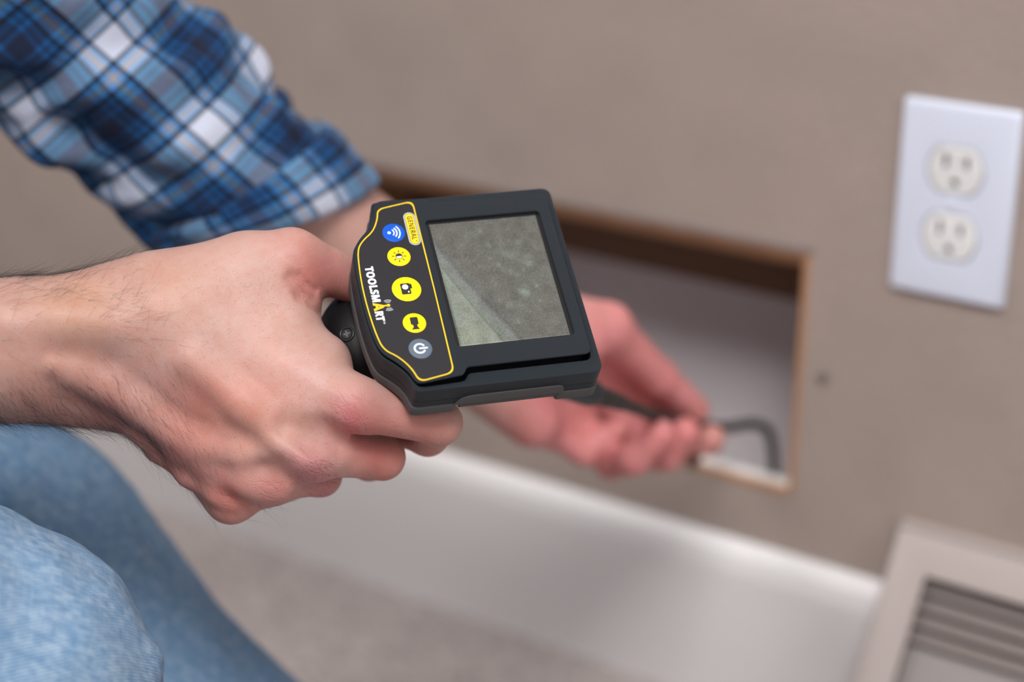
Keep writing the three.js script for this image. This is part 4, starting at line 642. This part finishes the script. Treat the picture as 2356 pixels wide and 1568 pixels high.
  for (const [an, ball, toe] of [[N2, V(-0.585, 0.052, 0.80), V(-0.625, 0.045, 0.82)], [F3, V(-0.70, 0.055, 0.645), V(-0.755, 0.048, 0.675)]]) {
    const up = uni([cap(an, ball, 0.050, 0.040), cap(ball, toe, 0.040, 0.034)], 0.02), dn = an.clone().sub(toe).normalize().cross(V(0.51, 0, 0.86).normalize()).normalize().multiplyScalar(-0.012);
    const sh = part('shoe', meshField((x, y, z) => Math.max(up(x, y, z), 0.004 - y), ...bounds([an, toe], 0.07), 0.005), leather, person);
    part('sole', meshField((x, y, z) => Math.max(uni([cap(ball, toe, 0.043, 0.037), cap(ball, an.clone().lerp(ball, 0.4), 0.043, 0.040)], 0.02)(x - dn.x * 0.2, y - dn.y * 0.2, z - dn.z * 0.2), y - 0.022, 0.001 - y), ...bounds([an, toe], 0.07), 0.004), tread, sh);
  }
  const hairMat = std({ color: lin(0.018, 0.011, 0.008), roughness: 0.6 });
  { const P = [], I = [], pos = gR.attributes.position, nor = gR.attributes.normal, p = V(), n = V(), toPx = (q) => { const d = q.clone().sub(camPos), z = -d.dot(camZ); return [W0 / 2 + d.dot(camX) / z * FPX, H0 / 2 - d.dot(camY) / z * FPX]; };
    const strand = (root, nn, dir, len, rad, curl) => { const segs = 6, at0 = P.length / 3, q = root.clone().addScaledVector(nn, -0.0003), d = dir.clone(), side = V(rnd() - 0.5, rnd() - 0.5, rnd() - 0.5); const c = V(), s = V();
      for (let k = 0; k <= segs; k++) { const r = rad * (1 - 0.8 * k / segs); c.copy(d).cross(side).normalize(); s.copy(d).cross(c).normalize(); for (let m = 0; m < 3; m++) { const a = m * 2.094; P.push(q.x + (c.x * Math.cos(a) + s.x * Math.sin(a)) * r, q.y + (c.y * Math.cos(a) + s.y * Math.sin(a)) * r, q.z + (c.z * Math.cos(a) + s.z * Math.sin(a)) * r); }
        q.addScaledVector(d, len / segs); d.addScaledVector(curl, 1 / segs).addScaledVector(nn, -0.10).normalize(); const g = skinR(q.x, q.y, q.z); if (g < 0.0003) q.addScaledVector(nn, 0.0004 - g); }
      for (let k = 0; k < segs; k++) for (let m = 0; m < 3; m++) { const a = at0 + k * 3 + m, b = at0 + k * 3 + (m + 1) % 3; I.push(a, b, a + 3, b, b + 3, a + 3); } };
    const down = camY.clone().negate();
    let made = 0; for (let t = 0; t < 60000 && made < 1650; t++) { const i = Math.floor(rnd() * pos.count); p.fromBufferAttribute(pos, i); n.fromBufferAttribute(nor, i); if (n.dot(camZ) < -0.25) continue; const [u, v] = toPx(p); if (u < -120 || u > 690 || v < 560) continue;
      const edge = 1 - Math.abs(n.dot(camZ));
      let w = 0; if (u < 480) { w = 0.035 + 0.42 * sstep(820, 940, v) * sstep(470, 300, u) + 0.45 * sstep(330, 60, u) * sstep(735, 660, v) * edge + 0.30 * sstep(0.5, 0.9, edge) * sstep(360, 200, u) + 0.28 * Math.exp(-(((u - 280) / 80) ** 2 + ((v - 710) / 50) ** 2)); if (v < 735 && u > 330) w *= 0.25; }
      if (u >= 300 && v > 900) w = Math.max(w, 0.22 * sstep(560, 380, u));
      if (u >= 480) w = Math.max(w, 0.03);
      if (rnd() > w) continue; made++;
      const fine = u > 430 && v < 1000, low = sstep(760, 860, v), len = fine ? 0.0018 + rnd() * 0.0026 : 0.006 + rnd() * 0.0125;
      const d = e1.clone().multiplyScalar(0.55 + (rnd() - 0.5) * 0.9).addScaledVector(down, (low * 1.15 - 0.35) + (rnd() - 0.5) * 0.9); d.addScaledVector(n, -d.dot(n)).normalize().addScaledVector(n, 0.22 + rnd() * 0.4).normalize();
      const cu = e1.clone().multiplyScalar((rnd() - 0.3) * 0.9).addScaledVector(down, (rnd() - 0.4) * 1.7).addScaledVector(e1, (rnd() - 0.5) * 0.9); strand(p, n, d, len, fine ? 0.000028 : 0.000030 + rnd() * 0.000018, cu); }
    const g = new THREE.BufferGeometry(); g.setAttribute('position', new THREE.Float32BufferAttribute(P, 3)); g.setIndex(I); g.computeVertexNormals();
    const ah = part('arm_hair', g, hairMat, person); ah.userData.kind = 'stuff'; }
  { const capF = (x, y, z) => { let d = ell(hp(-0.014, 0.020, 0), V(0.102, 0.112, 0.084), hq)(x, y, z); d += 0.003 * noise(x * 70, y * 70, z * 70); const q = V(x, y, z).sub(S.head).applyQuaternion(hq.clone().invert()); return Math.max(d, q.x * 0.8 - q.y - 0.022, q.x * 0.9 - 0.072, -q.y - 0.062); };
    part('hair', meshField(capF, ...bounds([hp(0, 0, 0)], 0.16), 0.004), hairMat, person);
    const eyeMat = std({ color: lin(0.75, 0.74, 0.72), roughness: 0.2 }), iris = std({ color: lin(0.05, 0.03, 0.02), roughness: 0.15 });
    for (const s of [-1, 1]) { const e = new THREE.SphereGeometry(0.0115, 20, 14); const c = hp(0.0815, 0.004, s * 0.031); e.translate(c.x, c.y, c.z); const eye = part('eye', e, eyeMat, person); const ir = new THREE.SphereGeometry(0.0055, 14, 10); const c2 = hp(0.0885, 0.003, s * 0.031); ir.translate(c2.x, c2.y, c2.z); part('iris', ir, iris, eye); } }
}

renderer.render(scene, camera);
